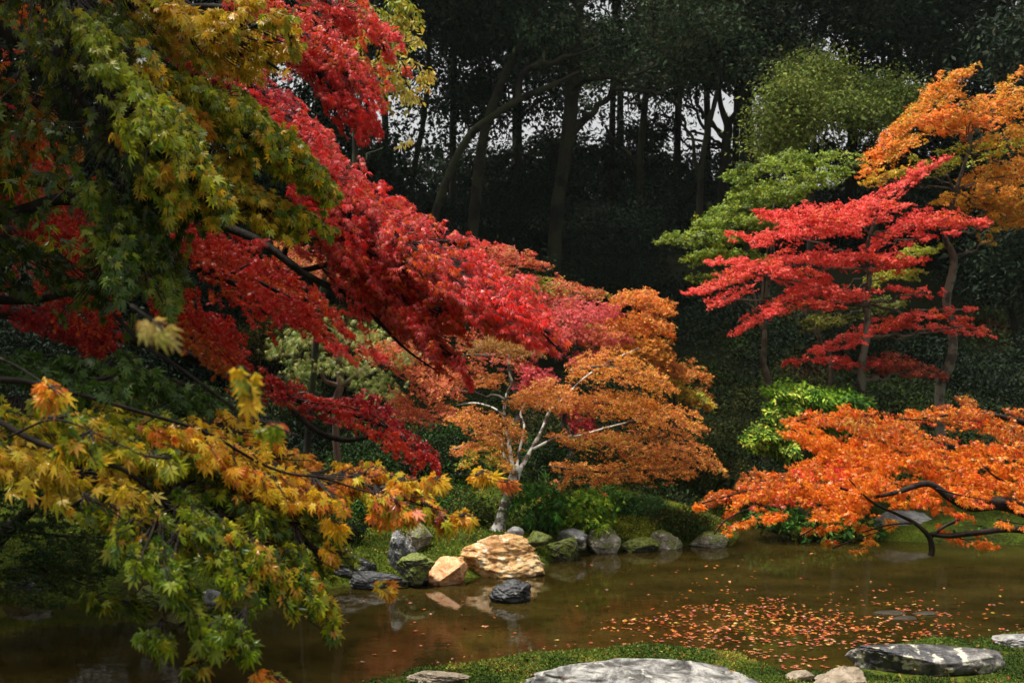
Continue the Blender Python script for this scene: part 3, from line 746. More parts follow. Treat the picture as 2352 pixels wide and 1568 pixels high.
for i, (px, py, w, h, d, lb, pl) in enumerate([
    (700, 1090, 150, 110, 17.5, "dark olive shrub behind the pine's lower trunk", G_MID[:2] + G_OLIVE[:1]),
    (860, 1110, 130, 90, 17.0, "deep green shrub between the pine and the red drooping branch", G_MID[:2] + G_DARK[:1]),
    (1010, 1110, 160, 100, 17.2, "rusty green shrub left of the white barked maple", G_MID[:2] + G_OLIVE),
    (1090, 1150, 110, 60, 16.6, "low dark shrub at the left of the white barked maple's foot", G_MID[:1] + G_OLIVE),
    (600, 1120, 160, 110, 16.2, "shaded green shrub behind the yellow green foreground leaves", G_DARK + G_MID[:1]),
    (1230, 1000, 200, 150, 19.5, "dark shrub in the gap right of the white trunk", G_DARK + G_MID[:1]),
    (1000, 970, 200, 150, 19.0, "shadowy shrub behind the left arm of the orange maple", G_DARK + G_MID[:1]),
    (850, 1000, 200, 140, 19.5, "dim green shrub behind the pine at middle height", G_DARK + G_MID[:1]),
    (1500, 1090, 240, 110, 20.5, "low dark green shrub on the mossy slope under the orange maple", G_DARK + G_MID[:1]),
    (1680, 1020, 240, 130, 23.5, "olive green mossy hummock on the slope beyond the channel", G_DARK + G_OLIVE[:1] + G_MID[:1]),
    (1640, 1110, 190, 90, 20.5, "dim grassy clump at the head of the narrow channel", G_DARK + G_MID[:1]),
    (1690, 960, 190, 120, 21.5, "dark olive shrub on the black slope left of the lime green tree", G_DARK[1:] + G_OLIVE[:1]),
    (1630, 1050, 170, 80, 20.2, "low mossy clump on the slope right of the orange maple's hanging tips", G_DARK[1:] + G_OLIVE[:2]),
    (1780, 1060, 170, 120, 19.5, "very dark shrub left under the right orange maple", G_DARK),
    (2100, 1100, 260, 110, 19.5, "mossy green clump behind the right pale boulder", G_MID[:2] + G_OLIVE[:1]),
    (2300, 1120, 200, 100, 18.8, "fern green clump at the far right bank", G_MID),
    (1930, 1110, 200, 100, 19.0, "green clump behind the ivy of the right bank", G_MID[:2] + G_DARK[:1]),
    (620, 735, 190, 100, 24, "broad brownish green clipped mound on the slope at left", G_OLIVE + G_DARK[:1]),
    (640, 860, 260, 150, 21, "dark bushy mound behind the pale needled pine", G_DARK + G_OLIVE[:1]),
    (760, 700, 240, 140, 26, "dull rusty mound seen through the red branches", G_OLIVE + [((.2, .06, .02), 1.5)])]):
    shrub("bank_shrub", px, py, w, h, d, lb, pl, .05, int(w * h / 75), 24, seed=100 + i, cr=.14, z0=None)
# leafy plants hanging over the right bank
for i, (px, py, w, h, lb, pl) in enumerate([
    (1790, 1172, 130, 40, "dark ivy clump at the left end of the right bank", G_MID),
    (1900, 1186, 150, 52, "ivy with pale yellowish leaves overhanging the right bank", G_FRESH[2:] + G_MID[:1]),
    (1985, 1196, 90, 50, "dark green leaves between the ivy and the pale boulder", G_MID),
    (2230, 1206, 140, 44, "moss and fern clump right of the pale boulder", G_MID + G_OLIVE[:1]),
    (2330, 1210, 120, 46, "dark fern clump at the right edge of the far bank", G_DARK + G_MID[:1])]):
    shrub("bank_plant", px, py, w, h, 17.2 + .1 * i, lb, pl, .085, int(w * .55), 10, LEAF_OVAL, 140 + i, cr=.12, z0=.1)
# ================================================================== TREES
RED = [((.88, .06, .045), 4), ((.90, .15, .14), 3), ((.88, .17, .03), 2.2), ((.66, .025, .02), .5)]
RED_D = [((.52, .016, .012), 3), ((.68, .06, .014), 3), ((.36, .010, .014), 1.5), ((.64, .12, .015), 1.6)]
CRIM = [((.30, .010, .014), 3), ((.42, .02, .018), 2), ((.16, .01, .01), 1)]
ORG = [((.76, .19, .014), 4), ((.80, .28, .02), 3), ((.58, .09, .015), 2), ((.48, .05, .02), .8)]
ORG = [((.80, .21, .014), 4), ((.84, .30, .02), 3), ((.74, .13, .015), 2), ((.55, .07, .02), .5)]
ORGY = [((.62, .22, .015), 4), ((.62, .33, .02), 3), ((.5, .13, .015), 1.5), ((.35, .3, .02), 1)]
ORGB = [((.54, .165, .026), 4), ((.60, .24, .03), 3), ((.42, .10, .02), 2.2), ((.56, .32, .04), 1.2)]
BRICK = [((.50, .10, .035), 3), ((.44, .15, .03), 2), ((.54, .065, .04), 2)]
ROSE = [((.50, .06, .06), 3), ((.56, .10, .055), 2), ((.46, .12, .03), 1.5)]
YEL = [((.62, .42, .025), 3), ((.55, .28, .015), 2), ((.35, .36, .02), 2)]
GRNY = [((.27, .31, .014), 3.4), ((.46, .44, .02), 3), ((.13, .19, .010), 2.2), ((.72, .42, .02), 1.1)]
OLG = [((.13, .19, .010), 3), ((.27, .31, .014), 3), ((.06, .11, .008), 2), ((.50, .44, .02), 1.3), ((.6, .3, .03), .35)]
GRN = [((.11, .15, .008), 3), ((.22, .24, .012), 3), ((.06, .09, .006), 2), ((.40, .36, .015), 1.6)]
GRND = [((.030, .058, .006), 3), ((.06, .09, .008), 2), ((.14, .15, .010), 1.4)]
MIXF = [((.15, .19, .010), 3.5), ((.38, .36, .018), 3.4), ((.68, .50, .02), 2.4), ((.66, .28, .03), .9), ((.48, .18, .07), .8)]
AMB = [((.78, .48, .025), 3), ((.76, .27, .03), 2.2), ((.52, .14, .04), .9), ((.58, .52, .03), 2.2), ((.28, .05, .02), .8)]
MGRN = [((.12, .19, .006), 3), ((.22, .28, .008), 3), ((.045, .08, .004), 2)]

# ---- red maple reaching over the pond from the left
t = thing("red_maple", P(-700, 1300, 7.5), "scarlet maple whose long bright red branches sweep down over the pond from upper left", "tree")
limb("trunk", [(-760, 1420, 7.6, 62), (-700, 1100, 7.5, 52), (-560, 800, 7.3, 46), (-380, 560, 7.1, 34), (-160, 420, 6.9, 24)], M_BARK, t, 12)
limb("limb", [(-400, 590, 7.1, 30), (-60, 420, 6.6, 20), (220, 430, 6.3, 16), (430, 490, 6.1, 13), (520, 522, 6, 11), (600, 556, 5.9, 10), (690, 622, 5.8, 8), (770, 668, 5.7, 7), (850, 722, 5.6, 5), (930, 800, 5.5, 3), (1000, 850, 5.4, 1.5)], M_BARK, t, 10, n=6)
limb("limb", [(690, 622, 5.8, 7), (820, 600, 5.8, 6), (960, 630, 5.7, 5), (1100, 690, 5.6, 3.5), (1230, 760, 5.5, 2)], M_BARK, t, 8)
limb("limb", [(-500, 720, 7.2, 26), (-100, 300, 7.2, 16), (240, 60, 7.2, 12), (520, 20, 7.1, 9), (700, 90, 7.0, 6), (830, 250, 6.9, 3)], M_BARK, t, 8)
limb("limb", [(652, 585, 5.85, 7), (662, 560, 5.85, 7), (668, 540, 5.85, 5)], M_BARK, t, 8)
limb("limb", [(-160, 560, 7.4, 16), (120, 470, 7.4, 11), (300, 500, 7.4, 9), (372, 590, 7.4, 9), (430, 612, 7.3, 7), (560, 630, 7.3, 5), (700, 700, 7.3, 3)], M_BARK, t, 8, wig=.06)
limb("limb", [(345, 520, 7.35, 6), (360, 560, 7.4, 7), (384, 590, 7.4, 7), (380, 625, 7.4, 6)], M_BARK, t, 8)
R = dict(twigs=True, twig_r=.0011, nodes=4, droop=.55, face=.6, gap=.30)
foliage(t, [(590, 250, 6.1, 49), (690, 330, 6.0, 68), (770, 430, 5.8, 77), (880, 520, 5.6, 89), (1000, 590, 5.5, 97), (1110, 665, 5.4, 82), (1200, 715, 5.3, 57), (1255, 770, 5.2, 29), (1292, 808, 5.2, 9)], 1891, .0262, RED, seed=1, branch=.012, dd=.55, **R)
foliage(t, [(740, 470, 5.8, 51), (830, 590, 5.7, 76), (900, 680, 5.6, 66), (960, 745, 5.5, 51), (1010, 800, 5.4, 30), (1050, 840, 5.4, 15)], 840, .0252, RED, seed=2, branch=.009, dd=.45, **R)
foliage(t, [(800, 560, 5.75, 50), (880, 630, 5.65, 56), (970, 690, 5.6, 50), (1060, 730, 5.5, 30)], 420, .0252, RED, seed=11, branch=.006, dd=.4, **R)
foliage(t, [(930, 700, 5.5, 30), (1000, 780, 5.4, 26), (1060, 830, 5.35, 18), (1092, 872, 5.3, 8)], 91, .0232, RED, seed=3, branch=.006, dd=.3, **R)
foliage(t, [(1050, 700, 5.5, 36), (1150, 740, 5.4, 33), (1220, 775, 5.3, 21)], 167, .0242, RED, seed=4, branch=.006, dd=.3, **R)
foliage(t, [(400, 90, 6.6, 27), (500, 150, 6.6, 59), (600, 220, 6.5, 63), (690, 300, 6.4, 47), (750, 345, 6.3, 18)], 686, .0252, [(RED[1][0], 2), (CRIM[1][0], 3), (RED[0][0], 2), ((.5, .05, .08), 2)], seed=5, branch=.009, dd=.5, **R)
foliage(t, [(560, 20, 7.2, 50), (660, 70, 7.1, 66), (760, 120, 7.0, 66), (830, 200, 6.9, 50), (860, 262, 6.9, 26), (880, 300, 6.9, 8)], 728, .0262, RED, seed=6, branch=.010, dd=.55, **R)
foliage(t, [(700, 130, 6.9, 40), (760, 200, 6.9, 40), (815, 265, 6.8, 26), (830, 325, 6.8, 8)], 247, .0262, RED, seed=7, branch=.006, dd=.4, **R)
foliage(t, [(720, -20, 7.1, 50), (800, 30, 7.1, 40), (870, 70, 7.1, 26), (925, 96, 7.0, 12), (955, 92, 7.0, 4)], 273, .0252, RED, seed=8, branch=.006, dd=.4, **R)
foliage(t, [(840, 70, 7.1, 18), (890, 110, 7.1, 16), (932, 150, 7.0, 6)], 52, .0252, RED, seed=9, branch=.004, dd=.3, **R)
foliage(t, [(560, 610, 6.0, 20), (640, 560, 5.9, 26), (720, 600, 5.9, 22), (800, 690, 5.8, 26)], 46, .0252, RED, seed=10, dd=.35, **R)
# darker scarlet boughs behind
t2 = thing("scarlet_maple", P(-820, 1320, 8.6), "deeper scarlet maple with drooping boughs behind the yellow green leaves at left", "tree")
limb("trunk", [(-860, 1420, 8.8, 60), (-780, 1050, 8.6, 50), (-560, 760, 8.4, 40), (-300, 560, 8.2, 26)], M_BARK, t2, 12)
limb("limb", [(-560, 760, 8.4, 30), (-200, 560, 8.1, 18), (160, 540, 7.8, 12), (460, 620, 7.6, 7), (760, 760, 7.4, 3)], M_BARK, t2)
limb("limb", [(-620, 860, 8.5, 30), (-100, 720, 8.3, 18), (300, 780, 8.2, 12), (640, 900, 8.1, 8), (790, 945, 8, 6), (900, 985, 7.9, 4), (990, 1060, 7.8, 2)], M_BARK, t2, wig=.05)
limb("limb", [(640, 905, 8.1, 6), (720, 985, 8.0, 7), (800, 1010, 8.0, 6), (890, 990, 7.9, 4)], M_BARK, t2, 8)
S = dict(twigs=False, nodes=4, droop=.5, face=.7, gap=.30)
foliage(t2, [(370, 520, 7.6, 28), (450, 555, 7.6, 61), (550, 610, 7.5, 77), (640, 665, 7.4, 68), (720, 720, 7.3, 42), (790, 765, 7.2, 14)], 1108, .0252, RED_D, seed=21, branch=.010, dd=.6, **S)
foliage(t2, [(390, 660, 7.8, 48), (440, 730, 7.8, 60), (500, 785, 7.7, 48), (550, 850, 7.7, 21)], 557, .0252, RED_D + ORGB[:1], seed=22, branch=.006, dd=.5, **S)
foliage(t2, [(640, 700, 7.5, 20), (720, 750, 7.5, 30), (820, 810, 7.4, 30), (900, 850, 7.4, 10)], 91, .0242, RED, seed=23, branch=.005, dd=.4, **S)
foliage(t2, [(20, 300, 7.6, 68), (90, 400, 7.6, 75), (150, 520, 7.6, 79), (190, 650, 7.5, 70), (220, 760, 7.5, 41), (245, 800, 7.5, 11)], 1427, .0252, RED_D + CRIM, seed=24, branch=.010, dd=.6, **S)
foliage(t2, [(-20, 60, 7.8, 90), (60, 30, 7.8, 60), (110, 60, 7.8, 20)], 169, .0252, RED_D + ORG[:1], seed=25, dd=.5, **S)
foliage(t2, [(60, 700, 7.6, 40), (150, 750, 7.6, 40), (250, 790, 7.6, 16)], 221, .0252, CRIM + RED_D[:1], seed=26, dd=.4, **S)
foliage(t2, [(600, 870, 8.1, 16), (690, 915, 8.0, 26), (780, 925, 8.0, 30), (860, 950, 7.9, 38), (930, 1010, 7.8, 38), (985, 1060, 7.7, 24), (1015, 1090, 7.7, 6)], 572, .0242, CRIM + RED_D[:2], seed=27, branch=.008, dd=.45, **S)
foliage(t2, [(560, 830, 8.1, 24), (640, 900, 8.1, 24), (760, 960, 8.1, 20)], 143, .0232, CRIM + BRICK[:1], seed=28, dd=.4, **S)

# ---- green to yellow maple close on the left
t3 = thing("green_maple", P(-900, 1350, 4.2), "close green maple turning yellow with cascading leafy branches filling the upper left", "tree")
limb("trunk", [(-960, 1560, 4.4, 110), (-860, 1000, 4.3, 90), (-660, 560, 4.1, 74), (-420, 180, 3.9, 54), (-200, -160, 3.8, 40), (0, -500, 3.8, 24)], M_BARK, t3, 14)
limb("limb", [(-480, 280, 4.0, 44), (-120, 60, 3.9, 22), (60, 100, 3.8, 16), (150, 180, 3.8, 10), (260, 330, 3.7, 6), (380, 470, 3.6, 3)], M_BARK, t3, 10)
limb("limb", [(-640, 620, 4.1, 40), (-260, 560, 4.0, 20), (0, 500, 4.0, 15), (120, 462, 4.0, 13), (220, 440, 4.0, 10), (380, 430, 4.0, 8), (560, 500, 3.9, 4)], M_BARK, t3, 10)
limb("limb", [(-700, 780, 4.2, 40), (-200, 690, 4.2, 16), (60, 690, 4.3, 9), (170, 672, 4.3, 8), (300, 680, 4.2, 4)], M_BARK, t3, 8)
limb("limb", [(-300, -60, 3.9, 30), (40, -120, 3.9, 18), (320, -60, 3.9, 10), (470, 40, 3.9, 6), (640, 160, 3.9, 3)], M_BARK, t3, 8)
G = dict(tmpl=LEAF_NEAR, twigs=True, nodes=4, droop=.75, face=.8, gap=.30, twig_r=.0011, jit=.5)
foliage(t3, [(40, -160, 3.8, 150), (180, 20, 3.6, 150), (260, 200, 3.5, 140), (290, 380, 3.4, 125), (270, 540, 3.4, 110), (190, 680, 3.5, 80)], 426, .0258, GRND + GRN, seed=41, branch=.010, dd=.5, **G)
foliage(t3, [(250, 80, 3.4, 50), (360, 230, 3.3, 70), (420, 340, 3.25, 66), (450, 420, 3.25, 50), (500, 480, 3.2, 20)], 325, .0267, GRNY + YEL[:1], seed=42, branch=.007, dd=.35, **G)
foliage(t3, [(420, 190, 3.9, 26), (500, 240, 3.9, 56), (590, 300, 3.85, 66), (670, 370, 3.8, 52), (720, 420, 3.8, 36), (765, 450, 3.8, 10)], 434, .0249, GRNY + [((.26, .28, .015), 3)], seed=43, branch=.006, dd=.35, **G)
foliage(t3, [(520, 360, 3.9, 20), (570, 440, 3.85, 46), (630, 480, 3.8, 46), (700, 500, 3.8, 28), (740, 530, 3.8, 10)], 217, .0249, GRNY + YEL[:1], seed=44, branch=.005, dd=.3, **G)
foliage(t3, [(330, 0, 3.7, 60), (420, 40, 3.7, 60), (500, 80, 3.7, 46), (560, 60, 3.7, 50), (640, 40, 3.7, 30), (660, 70, 3.7, 10)], 294, .0267, YEL + GRNY[:1], seed=45, branch=.006, dd=.4, **G)
foliage(t3, [(560, 60, 3.9, 26), (600, 110, 3.9, 20), (610, 140, 3.9, 8)], 40, .0267, YEL, seed=46, branch=.003, dd=.2, **G)
foliage(t3, [(200, 420, 3.3, 40), (270, 500, 3.3, 60), (320, 570, 3.25, 56), (350, 640, 3.2, 38), (378, 700, 3.2, 10)], 220, .0267, [((.13, .19, .015), 3), ((.24, .28, .02), 2), ((.06, .11, .01), 2)], seed=47, branch=.006, dd=.35, **G)
foliage(t3, [(330, 330, 3.3, 26), (380, 430, 3.3, 36), (440, 420, 3.3, 36), (400, 500, 3.25, 20)], 93, .0276, YEL[:2] + GRNY, seed=48, dd=.3, **G)
foliage(t3, [(-60, 500, 3.8, 120), (60, 560, 3.8, 120), (170, 600, 3.8, 90), (250, 640, 3.8, 50)], 83, .0258, GRND + GRN[:1], seed=49, dd=.4, **G)
foliage(t3, [(-40, 260, 3.9, 100), (60, 240, 3.9, 100), (150, 330, 3.9, 80)], 55, .0258, GRND + [((.4, .16, .02), 1.5)], seed=50, dd=.4, **G)
foliage(t3, [(20, 180, 4.2, 40), (110, 260, 4.2, 50), (60, 380, 4.2, 40)], 93, .0237, ORGY, seed=51, dd=.4, **G)
foliage(t3, [(470, 150, 3.8, 14), (500, 210, 3.8, 12), (480, 280, 3.8, 14), (520, 330, 3.7, 10)], 20, .0284, [((.65, .28, .01), 1)], seed=52, dd=.2, **G)
# unseen crown mass added above and beyond the frame to shade the left
foliage(t3, [(-900, -250, 4.0, 320), (-500, -420, 4.0, 340), (-60, -520, 4.0, 300), (260, -480, 4.2, 220)], 1500, .07, GRND + GRN, seed=53, dd=1.4, tmpl=LEAF_STAR, nodes=4, gap=.28, step=.09)
foliage(t3, [(-950, 100, 4.0, 260), (-600, 200, 4.0, 260), (-300, 300, 4.0, 200)], 900, .07, GRND + GRN, seed=54, dd=1.2, tmpl=LEAF_STAR, nodes=4, gap=.28, step=.09)

# ---- yellow green and amber maple at lower left
t4 = thing("amber_maple", P(-700, 1500, 3.2), "nearest maple at lower left with olive green, yellow and amber leaves dipping to the pond", "tree")
limb("trunk", [(-900, 1900, 3.3, 120), (-800, 1400, 3.2, 90), (-560, 1050, 3.1, 60), (-300, 900, 3.0, 34)], M_BARK, t4, 12)
limb("limb", [(-300, 900, 3.0, 15.8), (0, 880, 2.8, 7.9), (200, 910, 2.8, 5.3), (420, 985, 2.8, 4.0), (620, 1060, 2.9, 3.3), (780, 1110, 3.0, 2.6), (930, 1150, 3.0, 1.7), (1060, 1180, 3.0, 0.8)], M_BARK, t4, 8, wig=.03)
limb("limb", [(-420, 960, 3.0, 19.8), (-60, 960, 2.7, 9.2), (100, 1020, 2.6, 6.6), (260, 1085, 2.6, 5.3), (420, 1180, 2.7, 4.0), (540, 1290, 2.8, 3.3), (640, 1370, 2.8, 2.3), (760, 1460, 2.8, 1.0)], M_BARK, t4, 8, wig=.03)
limb("limb", [(260, 720, 3.4, 4.6), (330, 790, 3.4, 5.3), (420, 850, 3.3, 4.6), (500, 910, 3.3, 3.3), (600, 980, 3.3, 2.0)], M_BARK, t4, 8)
limb("limb", [(420, 1180, 2.7, 3.3), (560, 1190, 2.8, 2.6), (640, 1230, 2.9, 2.0), (740, 1290, 2.9, 1.3), (850, 1345, 2.9, 0.7)], M_BARK, t4, 8)
A = dict(tmpl=LEAF_NEAR2, twigs=True, nodes=3, droop=.85, face=.7, gap=.28, twig_r=.0011, jit=.55)
foliage(t4, [(20, 820, 3.3, 36), (150, 840, 3.3, 46), (280, 860, 3.2, 46), (400, 880, 3.2, 40), (470, 930, 3.2, 26)], 286, .0291, [((.05, .10, .012), 3), ((.10, .17, .02), 3), ((.2, .24, .02), 1.5)], seed=61, branch=.005, dd=.35, **A)
foliage(t4, [(100, 930, 3.0, 60), (250, 980, 3.0, 70), (400, 1000, 3.0, 66), (520, 1030, 3.0, 56)], 430, .0281, OLG + MIXF[1:3], seed=62, branch=.005, dd=.4, **A)
foliage(t4, [(430, 960, 3.1, 36), (540, 1000, 3.1, 54), (640, 1060, 3.1, 56), (730, 1090, 3.1, 50), (820, 1100, 3.1, 40), (900, 1130, 3.05, 36), (980, 1160, 3.0, 28), (1030, 1190, 3.0, 10)], 392, .0281, AMB, seed=63, branch=.005, dd=.35, **A)
foliage(t4, [(880, 1110, 3.0, 12), (980, 1095, 3.0, 14), (1060, 1088, 3.0, 12), (1130, 1098, 3.0, 8)], 27, .0291, AMB[:2], seed=64, branch=.002, dd=.12, **A)
foliage(t4, [(1120, 1098, 3.0, 5), (1165, 1108, 3.0, 8), (1185, 1115, 3.0, 5)], 4, .0266, AMB[1:3], seed=65, branch=.0015, dd=.06, **A)
foliage(t4, [(860, 1170, 3.0, 10), (950, 1180, 3.0, 14), (1060, 1185, 3.0, 8), (1140, 1180, 3.0, 6)], 17, .0270, AMB, seed=66, branch=.0018, dd=.1, **A)
foliage(t4, [(-60, 1010, 2.7, 70), (20, 1030, 2.7, 70), (170, 1080, 2.7, 70), (300, 1130, 2.7, 70), (430, 1190, 2.7, 66), (520, 1270, 2.7, 50)], 343, .0300, OLG + YEL[:1], seed=67, branch=.005, dd=.35, **A)
foliage(t4, [(420, 1130, 2.8, 50), (530, 1190, 2.8, 60), (620, 1260, 2.8, 60), (690, 1330, 2.8, 40), (740, 1400, 2.8, 22), (765, 1440, 2.8, 6)], 288, .0270, OLG, seed=68, branch=.004, dd=.3, **A)
foliage(t4, [(560, 1110, 3.0, 40), (650, 1170, 3.0, 46), (720, 1250, 3.0, 34), (790, 1300, 3.0, 20)], 151, .0261, OLG, seed=69, branch=.004, dd=.3, **A)
foliage(t4, [(760, 1250, 3.0, 12), (810, 1300, 3.0, 14), (850, 1335, 3.0, 12), (915, 1372, 3.0, 6)], 20, .0270, AMB[:2] + GRNY[:1], seed=70, branch=.002, dd=.1, **A)
foliage(t4, [(760, 1195, 3.0, 8), (800, 1205, 3.0, 10), (825, 1215, 3.0, 6)], 5, .0319, AMB[:1], seed=71, branch=.0015, dd=.08, **A)
foliage(t4, [(380, 1250, 2.6, 36), (430, 1340, 2.6, 40), (480, 1420, 2.6, 34), (540, 1500, 2.6, 14)], 59, .0291, OLG, seed=72, branch=.003, dd=.2, **A)
foliage(t4, [(170, 1372, 2.7, 10), (240, 1368, 2.7, 18), (310, 1388, 2.7, 8)], 21, .0291, GRN, seed=73, branch=.002, dd=.12, **A)
foliage(t4, [(370, 1420, 2.5, 20), (460, 1440, 2.5, 26), (560, 1400, 2.5, 26), (600, 1450, 2.5, 14)], 52, .0281, OLG, seed=74, branch=.002, dd=.15, **A)
foliage(t4, [(570, 1540, 2.6, 10), (640, 1545, 2.6, 14), (690, 1560, 2.6, 8)], 18, .0270, AMB[:2] + GRNY[:1], seed=75, branch=.0018, dd=.1, **A)
foliage(t4, [(410, 1530, 2.5, 5), (440, 1530, 2.5, 9), (455, 1545, 2.5, 5)], 3, .0300, YEL + GRN[:1], seed=76, branch=.0015, dd=.05, **A)
foliage(t4, [(0, 820, 2.3, 18), (60, 850, 2.3, 20), (150, 910, 2.2, 20)], 10, .0281, YEL + AMB[:2], seed=77, branch=.003, dd=.12, **A)
foliage(t4, [(20, 1000, 2.4, 20), (130, 960, 2.4, 26), (260, 1010, 2.4, 26), (360, 1060, 2.4, 20)], 25, .0281, YEL[:1] + GRNY, seed=78, branch=.003, dd=.15, **A)
foliage(t4, [(120, 1200, 2.5, 20), (200, 1140, 2.5, 40), (300, 1210, 2.5, 40), (260, 1290, 2.5, 26)], 37, .0291, OLG, seed=79, branch=.003, dd=.15, **A)
foliage(t4, [(520, 860, 1.75, 10), (560, 840, 1.75, 16), (600, 900, 1.75, 12)], 4, .0252, AMB[:1] + GRNY, seed=80, branch=.002, dd=.08, **A)
foliage(t4, [(590, 960, 1.8, 8), (650, 985, 1.8, 14), (690, 1000, 1.8, 8)], 4, .0252, AMB[1:3] + GRNY[:1], seed=81, branch=.002, dd=.08, **A)
foliage(t4, [(300, 700, 1.5, 8), (345, 730, 1.5, 14), (380, 752, 1.5, 8)], 3, .0218, [((.5, .38, .10), 2), ((.35, .32, .08), 1)], seed=82, branch=.002, dd=.06, **A)
# ---- dark small leaved maple in the shade at the lower left, leaf colours lowered to deepen that shade
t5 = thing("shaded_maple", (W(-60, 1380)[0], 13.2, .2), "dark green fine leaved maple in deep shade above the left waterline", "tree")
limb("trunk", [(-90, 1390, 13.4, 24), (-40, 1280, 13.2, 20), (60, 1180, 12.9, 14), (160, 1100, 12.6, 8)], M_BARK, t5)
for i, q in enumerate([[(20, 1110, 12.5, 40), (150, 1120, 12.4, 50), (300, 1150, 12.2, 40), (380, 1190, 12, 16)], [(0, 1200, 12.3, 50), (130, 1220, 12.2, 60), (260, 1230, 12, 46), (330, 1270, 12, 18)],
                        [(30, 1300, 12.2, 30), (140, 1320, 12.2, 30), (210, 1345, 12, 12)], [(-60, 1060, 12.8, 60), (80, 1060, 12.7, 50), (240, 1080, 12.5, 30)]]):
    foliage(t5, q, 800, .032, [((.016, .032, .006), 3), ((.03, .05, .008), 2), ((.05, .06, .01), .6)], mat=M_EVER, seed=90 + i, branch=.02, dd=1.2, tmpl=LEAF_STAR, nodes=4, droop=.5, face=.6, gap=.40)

# ---- pine with pale yellowing needles
t6 = thing("pine_tree", (P(790, 1180, 15.6)[0], 15.6, gz(P(790, 1180, 15.6)[0], 15.6)), "slender reddish pine with pale yellow green needle tufts behind the red branches", "tree")
limb("trunk", [(796, 1196, 15.6, 9), (784, 1120, 15.6, 8), (772, 1010, 15.6, 8), (772, 930, 15.6, 9), (782, 880, 15.6, 8), (776, 820, 15.6, 7), (766, 770, 15.6, 5), (775, 730, 15.6, 3)], M_BARK_P, t6, 10)
for q in ([(776, 915, 15.6, 6), (740, 920, 15.5, 5), (700, 902, 15.3, 4), (660, 915, 15.2, 2)], [(782, 915, 15.6, 6), (830, 925, 15.5, 5), (870, 940, 15.4, 3), (905, 960, 15.3, 2)],
          [(778, 885, 15.6, 6), (748, 875, 15.5, 5), (735, 850, 15.4, 3)], [(786, 885, 15.6, 6), (820, 860, 15.6, 5), (845, 835, 15.7, 3)]):
    limb("limb", q, M_BARK_P, t6, 6)
PNE = [((.26, .30, .06), 3), ((.42, .42, .12), 3), ((.14, .20, .03), 2)]
for i, (x, y, rx, ry, n_) in enumerate([(690, 775, 60, 26, 130), (770, 760, 70, 30, 140), (850, 770, 60, 30, 130), (700, 850, 44, 26, 90), (860, 880, 50, 40, 130), (740, 830, 60, 30, 90), (810, 840, 50, 30, 80),
                                         (800, 950, 46, 16, 60), (860, 945, 40, 18, 50), (650, 800, 40, 26, 60), (930, 820, 30, 20, 40)]):
    c = P(x, y, 15.5); k = 15.5 / FPX; rg = np.random.default_rng(300 + i)
    pp = c + rg.normal(0, .5, (n_, 3)) * np.array((rx * k, .5, ry * k))
    V, T, C = place_leaves(LEAF_NEEDLE, pp, norm(rg.normal(0, .5, (n_, 3)) + np.array((0, -.3, -.7))), norm(rg.normal(0, .6, (n_, 3)) + np.array((0, -1, .4))), rg.uniform(.07, .13, n_), pick(PNE, rg.random(n_), rg))
    part("needle_tuft", V, T, M_FAR, t6, col=C)

# ---- orange maple with a white barked trunk (middle of the far bank)
D = 16.2
t7 = thing("orange_maple", (P(1150, 1205, D)[0], D, gz(P(1150, 1205, D)[0], D)), "orange maple with a pale white barked forking trunk in the middle of the far bank", "tree")
limb("trunk", [(1142, 1225, D, 21), (1150, 1196, D, 13), (1160, 1160, D, 13), (1170, 1130, D, 12), (1180, 1100, D, 13), (1186, 1075, D, 13)], M_BARK_W, t7, 14, rough=.12)
for q in ([(1182, 1095, D, 6.1), (1172, 1040, D, 4.6), (1166, 1000, D, 4.1), (1158, 950, D, 3.5), (1164, 905, D, 3.0), (1176, 878, D, 2.5), (1168, 850, D, 2.0), (1170, 800, D, 1.6)],
          [(1190, 1085, D, 6.1), (1216, 1040, D + .1, 5.1), (1246, 985, D + .2, 4.1), (1262, 945, D + .3, 3.5), (1296, 915, D + .4, 3.0), (1340, 870, D + .5, 2.5), (1400, 830, D + .6, 2.0), (1466, 800, D + .6, 1.6)],
          [(1186, 1080, D, 4.1), (1192, 1040, D, 3.0), (1204, 980, D + .1, 2.5), (1196, 950, D + .2, 2.5), (1210, 920, D + .2, 1.6)],
          [(1225, 1030, D + .1, 3.0), (1280, 1005, D + .3, 3.0), (1330, 1000, D + .5, 2.5), (1400, 980, D + .7, 2.0), (1480, 960, D + .8, 1.0)],
          [(1178, 1085, D, 3.5), (1156, 1040, D + .1, 3.0), (1150, 1010, D + .2, 2.5), (1120, 990, D + .3, 2.0), (1080, 970, D + .4, 1.0)],
          [(1160, 955, D, 2.5), (1130, 935, D + .1, 2.0), (1090, 925, D + .2, 1.6), (1050, 930, D + .3, 1.0)]):
    limb("limb", [(x_, y_, d_ + .35 * min(1, i_ / 2), r_) for i_, (x_, y_, d_, r_) in enumerate(q)], M_BARK_W, t7, 8, rough=.2)
F1 = dict(tmpl=LEAF_FAR, mat=M_FAR, nodes=4, droop=.35, face=.55, gap=.43, step=.028, jit=.6, cjit=.2)
OR2 = [(tuple(c * 1.0 for c in a), w_) for a, w_ in ORGB]
